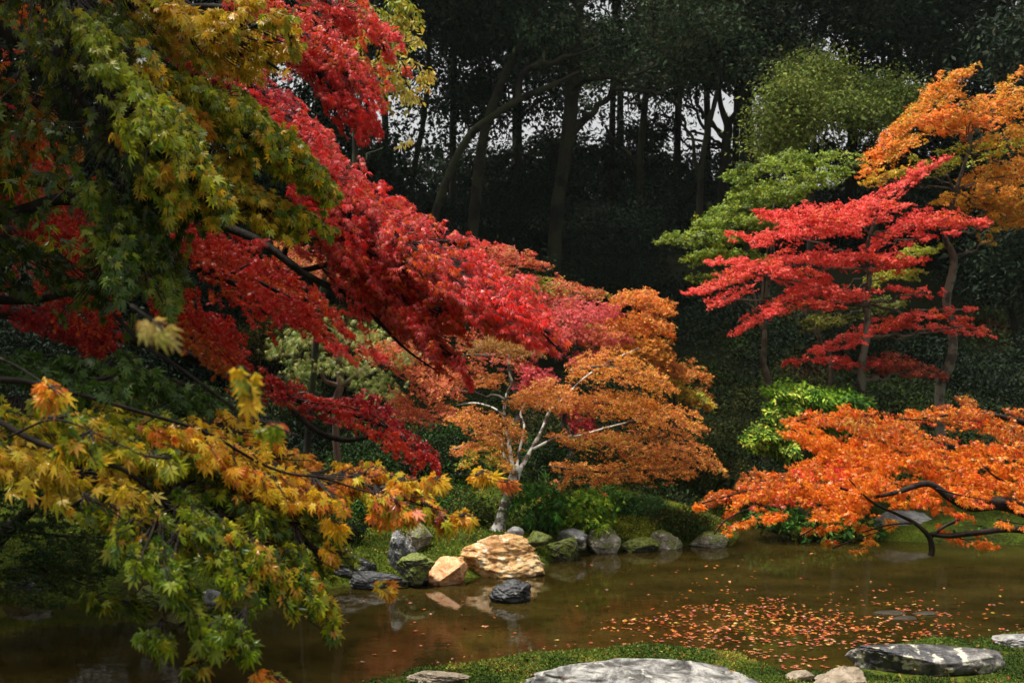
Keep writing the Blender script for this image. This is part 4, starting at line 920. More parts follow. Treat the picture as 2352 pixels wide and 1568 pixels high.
for i, (q, n_, pl) in enumerate([
    ([(1080, 795, D, 14), (1140, 790, D, 32), (1190, 795, D, 30), (1240, 800, D, 12)], 650, [((.42, .20, .03), 3), ((.34, .14, .03), 2), ((.28, .16, .04), 1)]),
    ([(1180, 915, D + .3, 18), (1230, 900, D + .4, 36), (1290, 905, D + .4, 36), (1340, 915, D + .4, 14)], 900, OR2),
    ([(1030, 955, D + .3, 10), (1080, 965, D + .3, 32), (1140, 975, D + .3, 34), (1190, 990, D + .3, 18)], 850, OR2),
    ([(1060, 1060, D + .1, 14), (1100, 1035, D + .2, 24), (1140, 1040, D + .2, 30), (1175, 1060, D, 14)], 420, ORGY + GRNY[:1]),
    ([(1040, 1030, D + .5, 10), (1090, 1020, D + .5, 16), (1140, 1010, D + .5, 14)], 240, OR2),
    ([(1310, 850, D + .4, 20), (1380, 835, D + .5, 40), (1450, 845, D + .6, 44), (1510, 870, D + .6, 26), (1545, 890, D + .6, 8)], 1300, OR2 + ORGY[:1]),
    ([(1290, 930, D + .4, 20), (1370, 920, D + .6, 34), (1450, 930, D + .7, 46), (1530, 950, D + .7, 40), (1600, 975, D + .7, 18), (1625, 985, D + .7, 6)], 1600, OR2 + ORGY[:1]),
    ([(1270, 1000, D + .5, 14), (1350, 1010, D + .7, 30), (1450, 1020, D + .8, 44), (1550, 1025, D + .8, 42), (1620, 1050, D + .8, 24), (1668, 1085, D + .8, 6)], 1700, OR2),
    ([(1265, 1070, D + .8, 10), (1330, 1075, D + .8, 24), (1400, 1080, D + .9, 26), (1480, 1075, D + .9, 28), (1550, 1075, D + .9, 24), (1600, 1080, D + .9, 8)], 950, OR2),
    ([(1300, 1085, D + .8, 14), (1275, 1120, D + .8, 14), (1245, 1150, D + .8, 10)], 130, OR2),
    ([(1360, 1100, D + .9, 12), (1380, 1135, D + .9, 10), (1400, 1172, D + .9, 7)], 90, OR2),
    ([(1090, 880, D, 10), (1120, 865, D, 20), (1150, 870, D, 14)], 160, OR2)]):
    foliage(t7, q, int(n_ * .85), .030, pl, seed=120 + i, branch=.02, bmat=M_BARK_G, dd=.7, **F1)

# ---- brick red, rose and orange maples behind it
def back_maple(name, label, foot, d, pads, trunk=None, bark=M_BARK_G, size=.040, nmul=.85, seed=0, dd=1.0, mat=M_FAR, cat="tree", group=None, tmpl=LEAF_FAR, gap=.43, wood=True, **kw):
    x0 = P(foot[0], foot[1], d)[0]; zb = gz(x0, d)
    t = thing(name, (x0, d, zb), label, cat, group)
    fy = 784 + (CAM_H - zb) * FPX / d
    tr = trunk or [(foot[0], fy, d, 9), (foot[0] + 6, (fy + foot[1]) / 2, d, 8), (foot[0] - 4, foot[1], d, 6)]
    limb("trunk", [(tr[0][0], fy + 12, d, tr[0][3] * 1.15)] + tr[1:], bark, t, 10, rough=.3, wig=.10)
    tw = np.array(tr)
    for i, (q, n_, pl) in enumerate(pads):
        c = q[len(q) // 2]
        if wood:
            j = int(np.argmin(np.hypot(tw[:, 0] - c[0], (tw[:, 1] - c[1] - 40) * 1.3)))
            s = tw[j]
            limb("limb", [(s[0], s[1], s[2], s[3] * .6), ((s[0] * 2 + c[0]) / 3, (s[1] * 1.2 + c[1] * 1.8) / 3 + 8, (s[2] * 2 + c[2]) / 3, s[3] * .4), (c[0], c[1] + c[3] * .3, c[2], 1.6)], bark, t, 6, wig=.1)
        a = dict(tmpl=tmpl, nodes=4, droop=.3, face=.5, gap=gap, step=size * .8, jit=.6, cjit=.2); a.update(kw)
        foliage(t, q, int(n_ * nmul), size, pl, mat=mat, seed=seed + i, dd=dd, **a)
    return t
def pads_(d, rows):
    return [([(x, y, d + (k % 2) * .3, r) for k, (x, y, r) in enumerate(q)], n_, pl) for q, n_, pl in rows]
back_maple("brick_red_maple", "dull brick red maple on the slope behind the tip of the bright red branch", (1180, 820), 21.0, pads_(21.0, [
    ([(1085, 575, 12), (1130, 575, 22), (1190, 592, 20), (1255, 605, 10)], 700, BRICK + RED_D[:1]),
    ([(1080, 620, 26), (1130, 630, 34), (1190, 640, 26)], 500, BRICK + OR2[:1]),
    ([(1180, 650, 20), (1250, 650, 28), (1320, 668, 24), (1400, 680, 10)], 800, BRICK + GRNY[:1]),
    ([(1180, 700, 30), (1250, 705, 36), (1320, 710, 30)], 900, BRICK),
    ([(900, 800, 30), (960, 850, 40), (1020, 880, 40), (1080, 850, 40)], 1300, BRICK + OR2[:1]),
    ([(900, 910, 30), (960, 950, 36), (1030, 950, 30)], 800, BRICK + OR2[:1]),
    ([(1040, 760, 30), (1110, 800, 40), (1200, 830, 30)], 700, BRICK + CRIM[:1]),
    ([(640, 570, 20), (700, 590, 34), (760, 620, 30)], 600, OR2 + BRICK),
    ([(820, 770, 30), (880, 800, 34), (940, 790, 30)], 700, BRICK + OR2[:1])]), seed=160)
back_maple("rose_maple", "rose pink maple between the brick red one and the orange one on the slope", (1300, 940), 19.6, pads_(19.6, [
    ([(1230, 740, 16), (1290, 725, 34), (1350, 722, 32), (1420, 712, 16)], 1100, ROSE),
    ([(1260, 770, 14), (1320, 765, 28), (1380, 770, 26), (1440, 775, 10)], 900, ROSE + OR2[:1]),
    ([(1200, 850, 14), (1235, 860, 28), (1270, 870, 14)], 360, ROSE[:1] + CRIM[:1]),
    ([(1310, 830, 16), (1350, 820, 24), (1390, 815, 12)], 360, ROSE[:1] + CRIM[:1]),
    ([(1300, 920, 14), (1330, 955, 34), (1350, 990, 20)], 420, ROSE[:1] + CRIM[1:2]),
    ([(1190, 900, 18), (1220, 880, 22), (1250, 900, 14)], 260, CRIM[:2] + ROSE[:1])]), seed=180)
back_maple("tawny_maple", "tall orange and mustard maple behind the white barked one, right of the rose maple", (1560, 960), 20.4, pads_(20.2, [
    ([(1400, 700, 16), (1450, 680, 26), (1500, 690, 26), (1550, 712, 10)], 800, OR2 + ORG[:1]),
    ([(1390, 740, 14), (1450, 735, 30), (1510, 745, 28), (1540, 760, 10)], 900, OR2 + ORG[:1]),
    ([(1380, 790, 16), (1440, 790, 34), (1510, 800, 30), (1545, 815, 10)], 1000, ORGY + OR2),
    ([(1470, 845, 20), (1540, 840, 30), (1600, 855, 22), (1635, 868, 6)], 700, OR2 + GRNY[:1]),
    ([(1520, 880, 20), (1570, 890, 28), (1610, 910, 24), (1632, 935, 8)], 700, GRNY + OR2),
    ([(1340, 745, 12), (1400, 760, 18), (1450, 765, 12)], 320, OR2 + GRNY[:1])]), seed=190)

# ---- layered red maple at right
D = 18.0
REDL = [((.72, .055, .040), 4), ((.78, .11, .07), 3), ((.56, .02, .02), 2), ((.66, .12, .02), .6)]
back_maple("layered_red_maple", "coral red maple in wide flat layers standing against the dark wood at right", (1985, 880), D, pads_(D, [
    ([(2170, 362, 8), (2120, 385, 16), (2060, 425, 22), (2010, 455, 22), (1960, 478, 14)], 560, REDL + CRIM[:1]),
    ([(1735, 482, 6), (1800, 490, 18), (1880, 485, 26), (1960, 490, 30), (2040, 480, 22)], 1250, REDL),
    ([(1665, 535, 5), (1730, 545, 14), (1810, 530, 26), (1900, 520, 24), (1980, 530, 10)], 900, REDL),
    ([(2000, 560, 10), (2060, 525, 22), (2130, 505, 28), (2200, 510, 18), (2270, 518, 6)], 900, REDL),
    ([(1615, 600, 5), (1670, 600, 12), (1740, 600, 16), (1830, 585, 22), (1900, 590, 20)], 600, REDL),
    ([(1570, 668, 4), (1610, 665, 12), (1660, 640, 20), (1720, 620, 22), (1790, 620, 22), (1880, 640, 18)], 900, REDL),
    ([(1620, 700, 6), (1660, 680, 16), (1720, 655, 12)], 200, REDL),
    ([(1900, 600, 16), (1960, 590, 26), (2030, 600, 24), (2110, 600, 8)], 760, REDL + RED_D[:2]),
    ([(1800, 680, 8), (1850, 660, 22), (1920, 665, 26), (1980, 680, 14)], 560, REDL),
    ([(1675, 770, 4), (1710, 745, 12), (1760, 710, 18), (1820, 690, 20), (1900, 700, 14), (1930, 705, 6)], 560, REDL),
    ([(1990, 662, 6), (2060, 662, 10), (2120, 668, 10), (2160, 680, 4)], 170, REDL),
    ([(1860, 810, 5), (1910, 795, 12), (1980, 765, 18), (2050, 735, 20), (2110, 730, 14)], 560, REDL),
    ([(2110, 715, 8), (2160, 725, 12), (2220, 745, 12), (2270, 772, 4)], 200, REDL),
    ([(2120, 745, 8), (2180, 755, 12), (2240, 765, 8)], 140, REDL),
    ([(2160, 712, 6), (2210, 708, 9), (2248, 705, 3)], 70, REDL),
    ([(1805, 832, 5), (1860, 822, 12), (1940, 830, 14), (2000, 835, 10), (2040, 825, 5)], 240, REDL + RED_D[:1]),
    ([(1960, 850, 10), (2030, 830, 26), (2100, 845, 24), (2150, 860, 8)], 420, [((.34, .05, .012), 2), ((.22, .03, .01), 2)]),
    ([(2080, 560, 10), (2110, 545, 12), (2160, 540, 8)], 100, REDL)]),
    trunk=[(1985, 950, D, 12), (1982, 880, D, 10), (1985, 780, D, 8), (1992, 700, D, 7), (1996, 620, D, 6), (2005, 540, D, 4), (2020, 470, D, 3)],
    seed=210, size=.036, nmul=1.0, dd=.8, gap=.43)
back_maple("olive_maple", "dim olive green maple with several thin stems in the shade behind the coral red layers", (1930, 860), 19.6, pads_(19.6, [
    ([(1850, 740, 14), (1880, 735, 26), (1920, 730, 22)], 320, [((.10, .12, .01), 2), ((.16, .16, .012), 1)]),
    ([(1980, 690, 16), (2010, 705, 24), (2050, 690, 16)], 300, [((.12, .14, .01), 2)]),
    ([(2020, 640, 14), (2050, 625, 20), (2085, 630, 10)], 240, YEL[2:] + [((.3, .3, .02), 1)]),
    ([(2080, 590, 12), (2110, 575, 16), (2150, 570, 8)], 200, YEL[2:] + GRNY[:1])]),
    trunk=[(1925, 930, 19.6, 8), (1905, 840, 19.6, 7), (1880, 770, 19.6, 5), (1895, 720, 19.6, 3)], seed=240, size=.045, dd=1.0)
# ---- tall orange yellow maple, upper right
D = 18.8
back_maple("tall_orange_maple", "tall thin trunked maple with an orange yellow crown climbing the upper right corner", (2165, 900), D, pads_(D, [
    ([(2120, 210, 8), (2160, 190, 20), (2210, 170, 18), (2235, 150, 5)], 380, ORGY + ORG[:1]),
    ([(2060, 290, 10), (2110, 250, 26), (2160, 225, 24), (2210, 215, 8)], 480, ORGY + ORG[:1]),
    ([(2150, 290, 14), (2220, 260, 30), (2290, 240, 30), (2352, 240, 34)], 850, ORGY + ORG[:1]),
    ([(2000, 350, 6), (2060, 300, 18), (2130, 270, 26), (2200, 280, 26), (2260, 300, 16)], 760, ORG + ORGY[:1]),
    ([(1985, 400, 8), (2010, 370, 24), (2060, 340, 26), (2110, 310, 20)], 560, ORGY + ORG[:1]),
    ([(1990, 410, 6), (2020, 405, 16), (2060, 395, 14)], 200, YEL[:2]),
    ([(2260, 230, 10), (2290, 195, 14), (2325, 168, 5)], 120, ORGY),
    ([(2260, 320, 14), (2320, 310, 26), (2400, 320, 30)], 460, ORGY + GRNY[:1]),
    ([(2220, 410, 12), (2270, 390, 30), (2330, 390, 36), (2400, 400, 30)], 760, ORGY),
    ([(2170, 450, 12), (2230, 450, 30), (2300, 460, 36), (2400, 470, 36)], 900, ORGY),
    ([(2240, 500, 10), (2300, 510, 20), (2380, 500, 26)], 300, ORGY),
    ([(2060, 380, 14), (2120, 390, 20), (2180, 370, 16)], 260, GRNY[:1] + YEL[2:] + [((.2, .2, .01), 2)]),
    ([(2180, 340, 16), (2250, 350, 20), (2330, 340, 16)], 240, GRNY),
    ([(2250, 540, 14), (2300, 545, 12), (2352, 550, 8)], 60, ORGY)]),
    trunk=[(2165, 955, D, 11), (2163, 900, D, 11), (2172, 860, D, 12), (2184, 800, D, 11), (2182, 700, D, 10), (2190, 600, D, 9), (2182, 540, D, 7), (2200, 440, D, 5), (2230, 330, D, 3)],
    bark=M_BARK_G, seed=260, size=.040, nmul=.95, dd=.9, gap=.45)
# ---- green maple in tiers
back_maple("tiered_green_maple", "moss green maple in soft horizontal tiers left of the coral red maple", (1760, 760), 20.5, pads_(20.5, [
    ([(1665, 400, 8), (1730, 385, 20), (1800, 375, 14), (1900, 372, 14), (1975, 385, 8)], 900, MGRN),
    ([(1680, 440, 14), (1750, 425, 28), (1830, 415, 22), (1920, 410, 14)], 900, MGRN),
    ([(1640, 480, 14), (1700, 465, 24), (1780, 455, 20), (1850, 450, 10)], 800, MGRN),
    ([(1590, 520, 12), (1650, 505, 24), (1720, 500, 26), (1800, 510, 14)], 1000, MGRN),
    ([(1510, 548, 5), (1560, 540, 14), (1620, 545, 18), (1690, 555, 18)], 700, MGRN),
    ([(1570, 595, 8), (1620, 585, 18), (1690, 590, 18), (1760, 600, 10)], 600, MGRN),
    ([(1590, 630, 8), (1640, 640, 14), (1680, 630, 8)], 220, MGRN)]), seed=290, size=.050, dd=1.2, nmul=.8, gap=.44)

# ---- orange maple leaning in over the water from the right
D = 8.2
t8 = thing("leaning_orange_maple", P(2900, 1420, 8.4), "vivid orange maple leaning over the pond from the right edge with black twisting limbs", "tree")
limb("trunk", [(2960, 1560, 8.4, 70), (2860, 1380, 8.4, 60), (2700, 1290, 8.4, 46), (2500, 1225, 7.88, 24.5), (2352, 1170, 7.78, 17.3), (2290, 1155, 7.78, 14.4), (2230, 1160, 7.78, 13.0), (2180, 1140, 7.78, 10.1), (2130, 1110, 7.78, 7.2), (2060, 1130, 7.68, 5.0), (2000, 1140, 7.68, 3.6), (1930, 1120, 7.58, 2.2)], M_BARK, t8, 12, rough=.35)
limb("limb", [(2700, 1290, 7.88, 21.6), (2480, 1240, 7.78, 11.5), (2340, 1215, 7.68, 7.9), (2250, 1222, 7.68, 6.5), (2180, 1230, 7.68, 5.8), (2136, 1226, 7.68, 5.0)], M_BARK, t8, 10, rough=.3)
limb("limb", [(2138, 1275, 7.68, 7.2), (2140, 1258, 7.68, 6.5), (2132, 1230, 7.68, 5.8), (2100, 1200, 7.68, 4.3), (2060, 1180, 7.63, 3.6), (2000, 1150, 7.58, 2.9), (1950, 1100, 7.58, 1.4)], M_BARK, t8, 10, rough=.3)
limb("limb", [(2140, 1232, 7.68, 3.6), (2165, 1210, 7.68, 3.6), (2205, 1190, 7.68, 2.9), (2222, 1160, 7.68, 1.4), (2230, 1120, 7.68, 0.9)], M_BARK, t8, 8)
limb("limb", [(2500, 1080, 8.5, 16), (2380, 1100, 8.4, 9), (2330, 1115, 8.4, 7), (2280, 1090, 7.88, 2.2), (2250, 1060, 7.88, 1.1)], M_BARK, t8, 8)
limb("limb", [(2700, 1290, 8.5, 30), (2560, 1120, 8.6, 20), (2420, 1000, 8.7, 10), (2260, 950, 8.7, 5), (2120, 960, 8.7, 2)], M_BARK, t8, 8)
limb("limb", [(2100, 1200, 7.68, 2.9), (2040, 1205, 7.58, 2.2), (1980, 1222, 7.9, 1.0)], M_BARK, t8, 8)
O8 = dict(tmpl=LEAF_STAR, twigs=False, nodes=4, droop=.5, face=.6, gap=.40, twig_r=.0012, jit=.55)
for i, (q, n_, pl) in enumerate([
    ([(1830, 965, 8.7, 12), (1890, 950, 8.7, 24), (1960, 960, 8.7, 34), (2040, 985, 8.6, 40), (2110, 990, 8.6, 36)], 420, ORG + OR2),
    ([(2060, 960, 8.8, 16), (2140, 960, 8.8, 26), (2230, 960, 8.8, 34), (2320, 980, 8.8, 36), (2420, 990, 8.8, 36)], 430, OR2 + ORG + RED_D[:1]),
    ([(2180, 950, 8.9, 12), (2230, 935, 8.9, 18), (2280, 945, 8.9, 20)], 110, OR2 + BRICK),
    ([(1810, 980, 8.5, 14), (1860, 1000, 8.5, 30), (1930, 1030, 8.5, 40), (2010, 1050, 8.4, 40)], 400, ORG),
    ([(2000, 1040, 8.4, 36), (2100, 1040, 8.4, 46), (2200, 1050, 8.4, 46), (2300, 1050, 8.4, 46), (2420, 1050, 8.4, 46)], 760, ORG + OR2[:1]),
    ([(1600, 1158, 8.0, 5), (1660, 1140, 8.0, 14), (1730, 1120, 8.0, 24), (1820, 1110, 8.0, 30), (1920, 1100, 8.0, 36), (2000, 1090, 8.0, 30)], 500, ORG + OR2[:1]),
    ([(1640, 1225, 7.9, 6), (1665, 1195, 7.9, 10), (1710, 1170, 7.9, 16), (1790, 1155, 7.9, 20), (1880, 1150, 7.9, 24), (1960, 1140, 7.9, 20)], 280, ORG),
    ([(1780, 1090, 8.3, 14), (1860, 1070, 8.3, 22), (1940, 1070, 8.3, 20)], 130, ORG + RED[:1]),
    ([(1880, 1170, 8.0, 14), (1930, 1160, 8.0, 26), (2000, 1130, 8.0, 34), (2080, 1110, 8.1, 30)], 260, ORG),
    ([(1838, 1230, 7.9, 5), (1880, 1205, 7.9, 10), (1930, 1180, 7.9, 14)], 46, ORG + ORGY[:1]),
    ([(1912, 1258, 7.8, 5), (1960, 1238, 7.8, 10), (2020, 1218, 7.9, 12), (2070, 1200, 8.0, 8)], 66, ORGY + ORG[:1]),
    ([(2120, 1110, 8.1, 24), (2200, 1110, 8.1, 30), (2290, 1110, 8.1, 34), (2400, 1110, 8.1, 36)], 420, ORG + ORGY[:1]),
    ([(2100, 1145, 8.0, 18), (2160, 1150, 8.0, 18), (2140, 1170, 8.0, 10)], 60, ORG),
    ([(2260, 1140, 8.0, 18), (2320, 1150, 8.0, 18), (2400, 1160, 8.0, 20)], 90, ORG + ORGY[:1]),
    ([(2150, 1120, 7.5, 12), (2210, 1135, 7.5, 16), (2290, 1150, 7.5, 14)], 60, ORG),
    ([(2290, 1190, 7.5, 8), (2340, 1200, 7.5, 12), (2400, 1205, 7.5, 12)], 30, ORG),
    ([(2190, 1215, 8.0, 12), (2210, 1235, 8.0, 16), (2250, 1235, 8.0, 10), (2270, 1245, 8.0, 4)], 44, ORG)]):
    foliage(t8, q, int(n_ * 1.1), .028, pl, seed=310 + i, branch=.006, dd=.55, **O8)

# ---- bright green tree above the orange one
back_maple("bright_green_tree", "fresh lime green small tree rising behind the left end of the orange foliage at right", (1840, 1080), 17.6, pads_(17.6, [
    ([(1770, 905, 10), (1820, 890, 22), (1870, 905, 24), (1920, 895, 12)], 150, G_FRESH),
    ([(1760, 950, 14), (1820, 935, 30), (1890, 935, 26)], 170, G_FRESH),
    ([(1910, 910, 10), (1950, 905, 16), (1980, 915, 8)], 70, G_MID + G_FRESH[:1]),
    ([(1725, 1000, 10), (1770, 985, 26), (1830, 980, 26)], 170, G_FRESH),
    ([(1720, 1010, 8), (1760, 1020, 20), (1810, 1020, 16)], 110, G_FRESH + [((.3, .38, .04), 2)]),
    ([(1850, 900, 16), (1890, 950, 30), (1930, 960, 24)], 130, G_MID + G_FRESH[:1])]), tmpl=LEAF_OVAL, size=.085, seed=340, dd=.8, mat=M_EVER, gap=.3, nodes=5, step=.04, nmul=1.8)
# ---- yellow leaved tree at the top left centre
back_maple("yellow_leaved_tree", "slender tree with sparse mustard yellow oval leaves behind the topmost red branch", (760, 700), 15.2, pads_(15.2, [
    ([(790, -20, 40), (850, 20, 50), (920, 30, 30), (960, 40, 10)], 330, [((.42, .34, .03), 3), ((.22, .24, .02), 2), ((.12, .13, .015), 1)]),
    ([(840, 130, 30), (900, 90, 40), (950, 80, 14)], 170, [((.45, .36, .03), 3), ((.25, .24, .02), 2)]),
    ([(830, 150, 26), (890, 175, 30), (950, 165, 26), (990, 150, 8)], 190, [((.52, .38, .05), 3), ((.3, .26, .03), 1)]),
    ([(860, 210, 20), (900, 210, 26), (960, 200, 10)], 70, [((.45, .36, .05), 3)]),
    ([(820, 340, 20), (880, 330, 30), (930, 300, 20)], 12, [((.5, .38, .08), 3)])]),
    bark=M_BARK_F, trunk=[(690, 1100, 15.2, 8), (740, 700, 15.2, 7), (800, 400, 15.2, 7), (830, 200, 15.2, 5), (860, 60, 15.2, 4), (880, -120, 15.2, 3)], tmpl=LEAF_OVAL, size=.085, seed=360, dd=1.0, gap=.42, nodes=4, step=.06, nmul=.6, droop=.7)

# ================================================================== THE DARK WOOD
GAPS = [(1470, 250, 70, 34), (1640, 265, 90, 70), (1905, 285, 50, 30), (1940, 300, 30, 40), (1118, 66, 12, 10), (1150, 130, 34, 22), (1100, 150, 30, 12), (1190, 215, 40, 22), (1385, 10, 80, 22), (1735, 235, 26, 20), (2190, 60, 10, 40),
        (1780, 440, 26, 12), (1030, 150, 16, 14), (1580, 330, 60, 26), (1250, 10, 20, 12), (1880, 430, 70, 12), (2130, 345, 24, 26), (2080, 110, 60, 12), (2000, 260, 60, 12), (1370, 290, 30, 20)]
def open_sky(cc, rng):
    px = 1176 + cc[:, 0] / cc[:, 1] * FPX; py = 784 - (cc[:, 2] - CAM_H) / cc[:, 1] * FPX
    k = np.ones(len(cc), bool)
    for gx_, gy_, a, b_ in GAPS:
        q = ((px - gx_) / (a + 9)) ** 2 + ((py - gy_) / (b_ + 9)) ** 2
        k &= (q > 1) | (rng.random(len(cc)) < .10 + .0 * q)
    return k
FOR = [((.008, .018, .008), 3), ((.015, .028, .012), 3), ((.026, .040, .017), 2), ((.04, .036, .016), .8)]  # darkened leaf colours that hold the shade inside the wood
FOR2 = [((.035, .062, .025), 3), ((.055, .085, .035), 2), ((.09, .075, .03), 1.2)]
def forest_tree(label, path, d, blobs, pal=FOR, size=.17, seed=0, name="forest_tree", extra=(), bark=M_BARK_F, per=34, cr=.62, dens=1.0, keep=open_sky, group="tall trees of the dark wood", cat="tree"):
    x0 = P(path[0][0], 700, d)[0]; zb = gz(x0, d); fy = 784 + (CAM_H - zb) * FPX / d
    t = thing(name, (x0, d, zb), label, cat, group)
    pth = [(path[0][0], fy + 8, d, path[0][3] * 1.25)] + [p for p in path if p[1] < fy - 10]
    limb("trunk", pth, bark, t, 10, rough=.2)
    for q in extra: limb("limb", q, bark, t, 8, rough=.2, wig=.15)
    arr = []
    for i, (px, py, rx, ry) in enumerate(blobs):
        k = d / FPX; c = P(px, py, d + (-1.0 if i % 2 else 1.0))
        if py < -110 and d < 40: c = c + np.array((0, -min((i * 37 % 10) * .85, max(d - 24.5, 0)), (i * 53 % 7) * .9))  # high crown masses above the view pulled forward to shade the slope
        rz = max(rx, ry) * k * .8
        n_ = int(dens * rx * ry * k * k * 34)
        arr.append(blob_leaves(c, (rx * k, min(rz, 3.5), ry * k), n_, per, size, pal, seed * 31 + i, LEAF_OVAL, cr, keep))
        s = min(pth, key=lambda r: abs(r[0] - px) + abs(r[1] - py - 60))
        if i % 2 == 0:
            limb("limb", [(s[0], s[1], s[2], s[3] * .5), ((s[0] + px) / 2, (s[1] + py) / 2 + 10, d, s[3] * .35), (px, py, c[1], 1.5)], bark, t, 6, wig=.4)
    if arr:
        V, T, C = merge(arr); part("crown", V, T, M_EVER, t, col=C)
    return t
rg = np.random.default_rng(77)
def canopy(cx, w, y0=-420, y1=330, n=9, r=(90, 150)):
    return [(cx + rg.uniform(-w, w), rg.uniform(y0, y1), rg.uniform(*r), rg.uniform(*r) * .62) for _ in range(n)]
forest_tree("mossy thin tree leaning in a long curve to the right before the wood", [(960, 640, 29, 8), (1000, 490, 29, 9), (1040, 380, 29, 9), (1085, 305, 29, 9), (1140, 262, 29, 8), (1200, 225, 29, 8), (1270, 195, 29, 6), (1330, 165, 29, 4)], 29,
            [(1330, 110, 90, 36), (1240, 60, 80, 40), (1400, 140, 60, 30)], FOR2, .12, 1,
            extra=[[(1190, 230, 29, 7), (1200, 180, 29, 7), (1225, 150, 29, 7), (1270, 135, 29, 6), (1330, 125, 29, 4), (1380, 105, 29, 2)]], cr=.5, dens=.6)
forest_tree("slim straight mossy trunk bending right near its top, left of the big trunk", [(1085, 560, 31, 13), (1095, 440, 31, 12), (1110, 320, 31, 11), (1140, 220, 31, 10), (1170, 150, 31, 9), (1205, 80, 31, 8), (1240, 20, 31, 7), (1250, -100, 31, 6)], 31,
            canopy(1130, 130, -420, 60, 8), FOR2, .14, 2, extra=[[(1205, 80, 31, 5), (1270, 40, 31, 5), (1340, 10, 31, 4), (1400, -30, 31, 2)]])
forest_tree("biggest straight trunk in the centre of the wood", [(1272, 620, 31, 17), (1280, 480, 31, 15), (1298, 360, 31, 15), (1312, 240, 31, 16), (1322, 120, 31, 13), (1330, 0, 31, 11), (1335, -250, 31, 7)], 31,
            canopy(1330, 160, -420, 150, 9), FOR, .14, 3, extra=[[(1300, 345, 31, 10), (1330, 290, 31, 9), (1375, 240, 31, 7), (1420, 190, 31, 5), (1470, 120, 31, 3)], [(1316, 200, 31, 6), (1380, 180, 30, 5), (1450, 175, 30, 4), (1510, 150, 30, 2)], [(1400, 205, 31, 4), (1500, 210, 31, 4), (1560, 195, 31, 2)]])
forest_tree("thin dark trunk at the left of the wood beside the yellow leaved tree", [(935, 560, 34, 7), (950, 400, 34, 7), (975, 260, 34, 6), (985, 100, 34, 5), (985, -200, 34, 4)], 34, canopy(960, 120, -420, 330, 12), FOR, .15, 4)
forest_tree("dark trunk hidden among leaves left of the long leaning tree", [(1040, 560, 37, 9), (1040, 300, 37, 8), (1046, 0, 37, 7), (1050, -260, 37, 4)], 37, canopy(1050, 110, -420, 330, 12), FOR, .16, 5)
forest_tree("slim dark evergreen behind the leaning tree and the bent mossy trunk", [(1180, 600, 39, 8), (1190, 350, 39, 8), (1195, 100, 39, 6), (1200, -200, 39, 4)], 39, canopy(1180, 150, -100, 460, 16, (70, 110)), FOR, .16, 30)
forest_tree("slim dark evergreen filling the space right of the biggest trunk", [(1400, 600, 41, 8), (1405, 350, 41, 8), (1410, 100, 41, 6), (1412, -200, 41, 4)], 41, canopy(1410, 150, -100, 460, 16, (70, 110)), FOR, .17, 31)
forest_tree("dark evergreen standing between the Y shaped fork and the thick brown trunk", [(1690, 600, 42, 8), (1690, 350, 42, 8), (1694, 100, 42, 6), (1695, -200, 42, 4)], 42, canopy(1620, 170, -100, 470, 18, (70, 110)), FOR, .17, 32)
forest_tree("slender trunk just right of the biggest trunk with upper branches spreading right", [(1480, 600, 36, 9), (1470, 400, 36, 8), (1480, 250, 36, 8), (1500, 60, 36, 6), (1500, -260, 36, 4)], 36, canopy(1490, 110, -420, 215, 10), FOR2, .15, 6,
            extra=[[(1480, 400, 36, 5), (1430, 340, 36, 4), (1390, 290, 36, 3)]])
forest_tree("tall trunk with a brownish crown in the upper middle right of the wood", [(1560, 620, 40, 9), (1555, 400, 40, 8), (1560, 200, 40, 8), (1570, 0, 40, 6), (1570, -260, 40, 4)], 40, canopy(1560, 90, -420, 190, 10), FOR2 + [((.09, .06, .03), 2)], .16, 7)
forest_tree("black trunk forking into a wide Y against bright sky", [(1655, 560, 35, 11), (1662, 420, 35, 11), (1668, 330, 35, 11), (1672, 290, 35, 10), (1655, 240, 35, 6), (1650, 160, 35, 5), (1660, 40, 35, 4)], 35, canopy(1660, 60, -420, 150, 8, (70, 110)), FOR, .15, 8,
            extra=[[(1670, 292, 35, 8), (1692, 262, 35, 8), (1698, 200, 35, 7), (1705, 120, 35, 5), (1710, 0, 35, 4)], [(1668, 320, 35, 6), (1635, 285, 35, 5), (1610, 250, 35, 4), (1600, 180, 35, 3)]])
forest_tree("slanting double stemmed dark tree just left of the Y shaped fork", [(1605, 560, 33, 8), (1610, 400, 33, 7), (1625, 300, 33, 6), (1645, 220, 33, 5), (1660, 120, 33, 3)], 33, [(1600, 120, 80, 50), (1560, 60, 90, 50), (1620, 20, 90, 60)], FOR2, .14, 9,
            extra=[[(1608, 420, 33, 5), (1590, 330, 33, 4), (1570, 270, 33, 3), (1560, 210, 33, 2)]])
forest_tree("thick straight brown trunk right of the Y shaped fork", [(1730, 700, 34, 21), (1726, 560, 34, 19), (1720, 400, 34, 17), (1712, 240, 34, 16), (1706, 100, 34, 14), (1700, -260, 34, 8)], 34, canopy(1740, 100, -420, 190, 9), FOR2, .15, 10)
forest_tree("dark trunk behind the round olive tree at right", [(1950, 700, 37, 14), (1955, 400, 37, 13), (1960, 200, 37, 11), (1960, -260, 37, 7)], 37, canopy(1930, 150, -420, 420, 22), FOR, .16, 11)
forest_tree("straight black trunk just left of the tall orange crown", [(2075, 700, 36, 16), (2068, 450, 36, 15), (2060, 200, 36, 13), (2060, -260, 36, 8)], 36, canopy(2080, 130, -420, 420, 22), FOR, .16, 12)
forest_tree("broad dark crowned tree filling the upper right corner behind the orange crown", [(2250, 900, 33, 14), (2262, 600, 33, 12), (2275, 300, 33, 11), (2270, -260, 33, 7)], 33, canopy(2260, 150, -420, 560, 30), FOR, .15, 13)
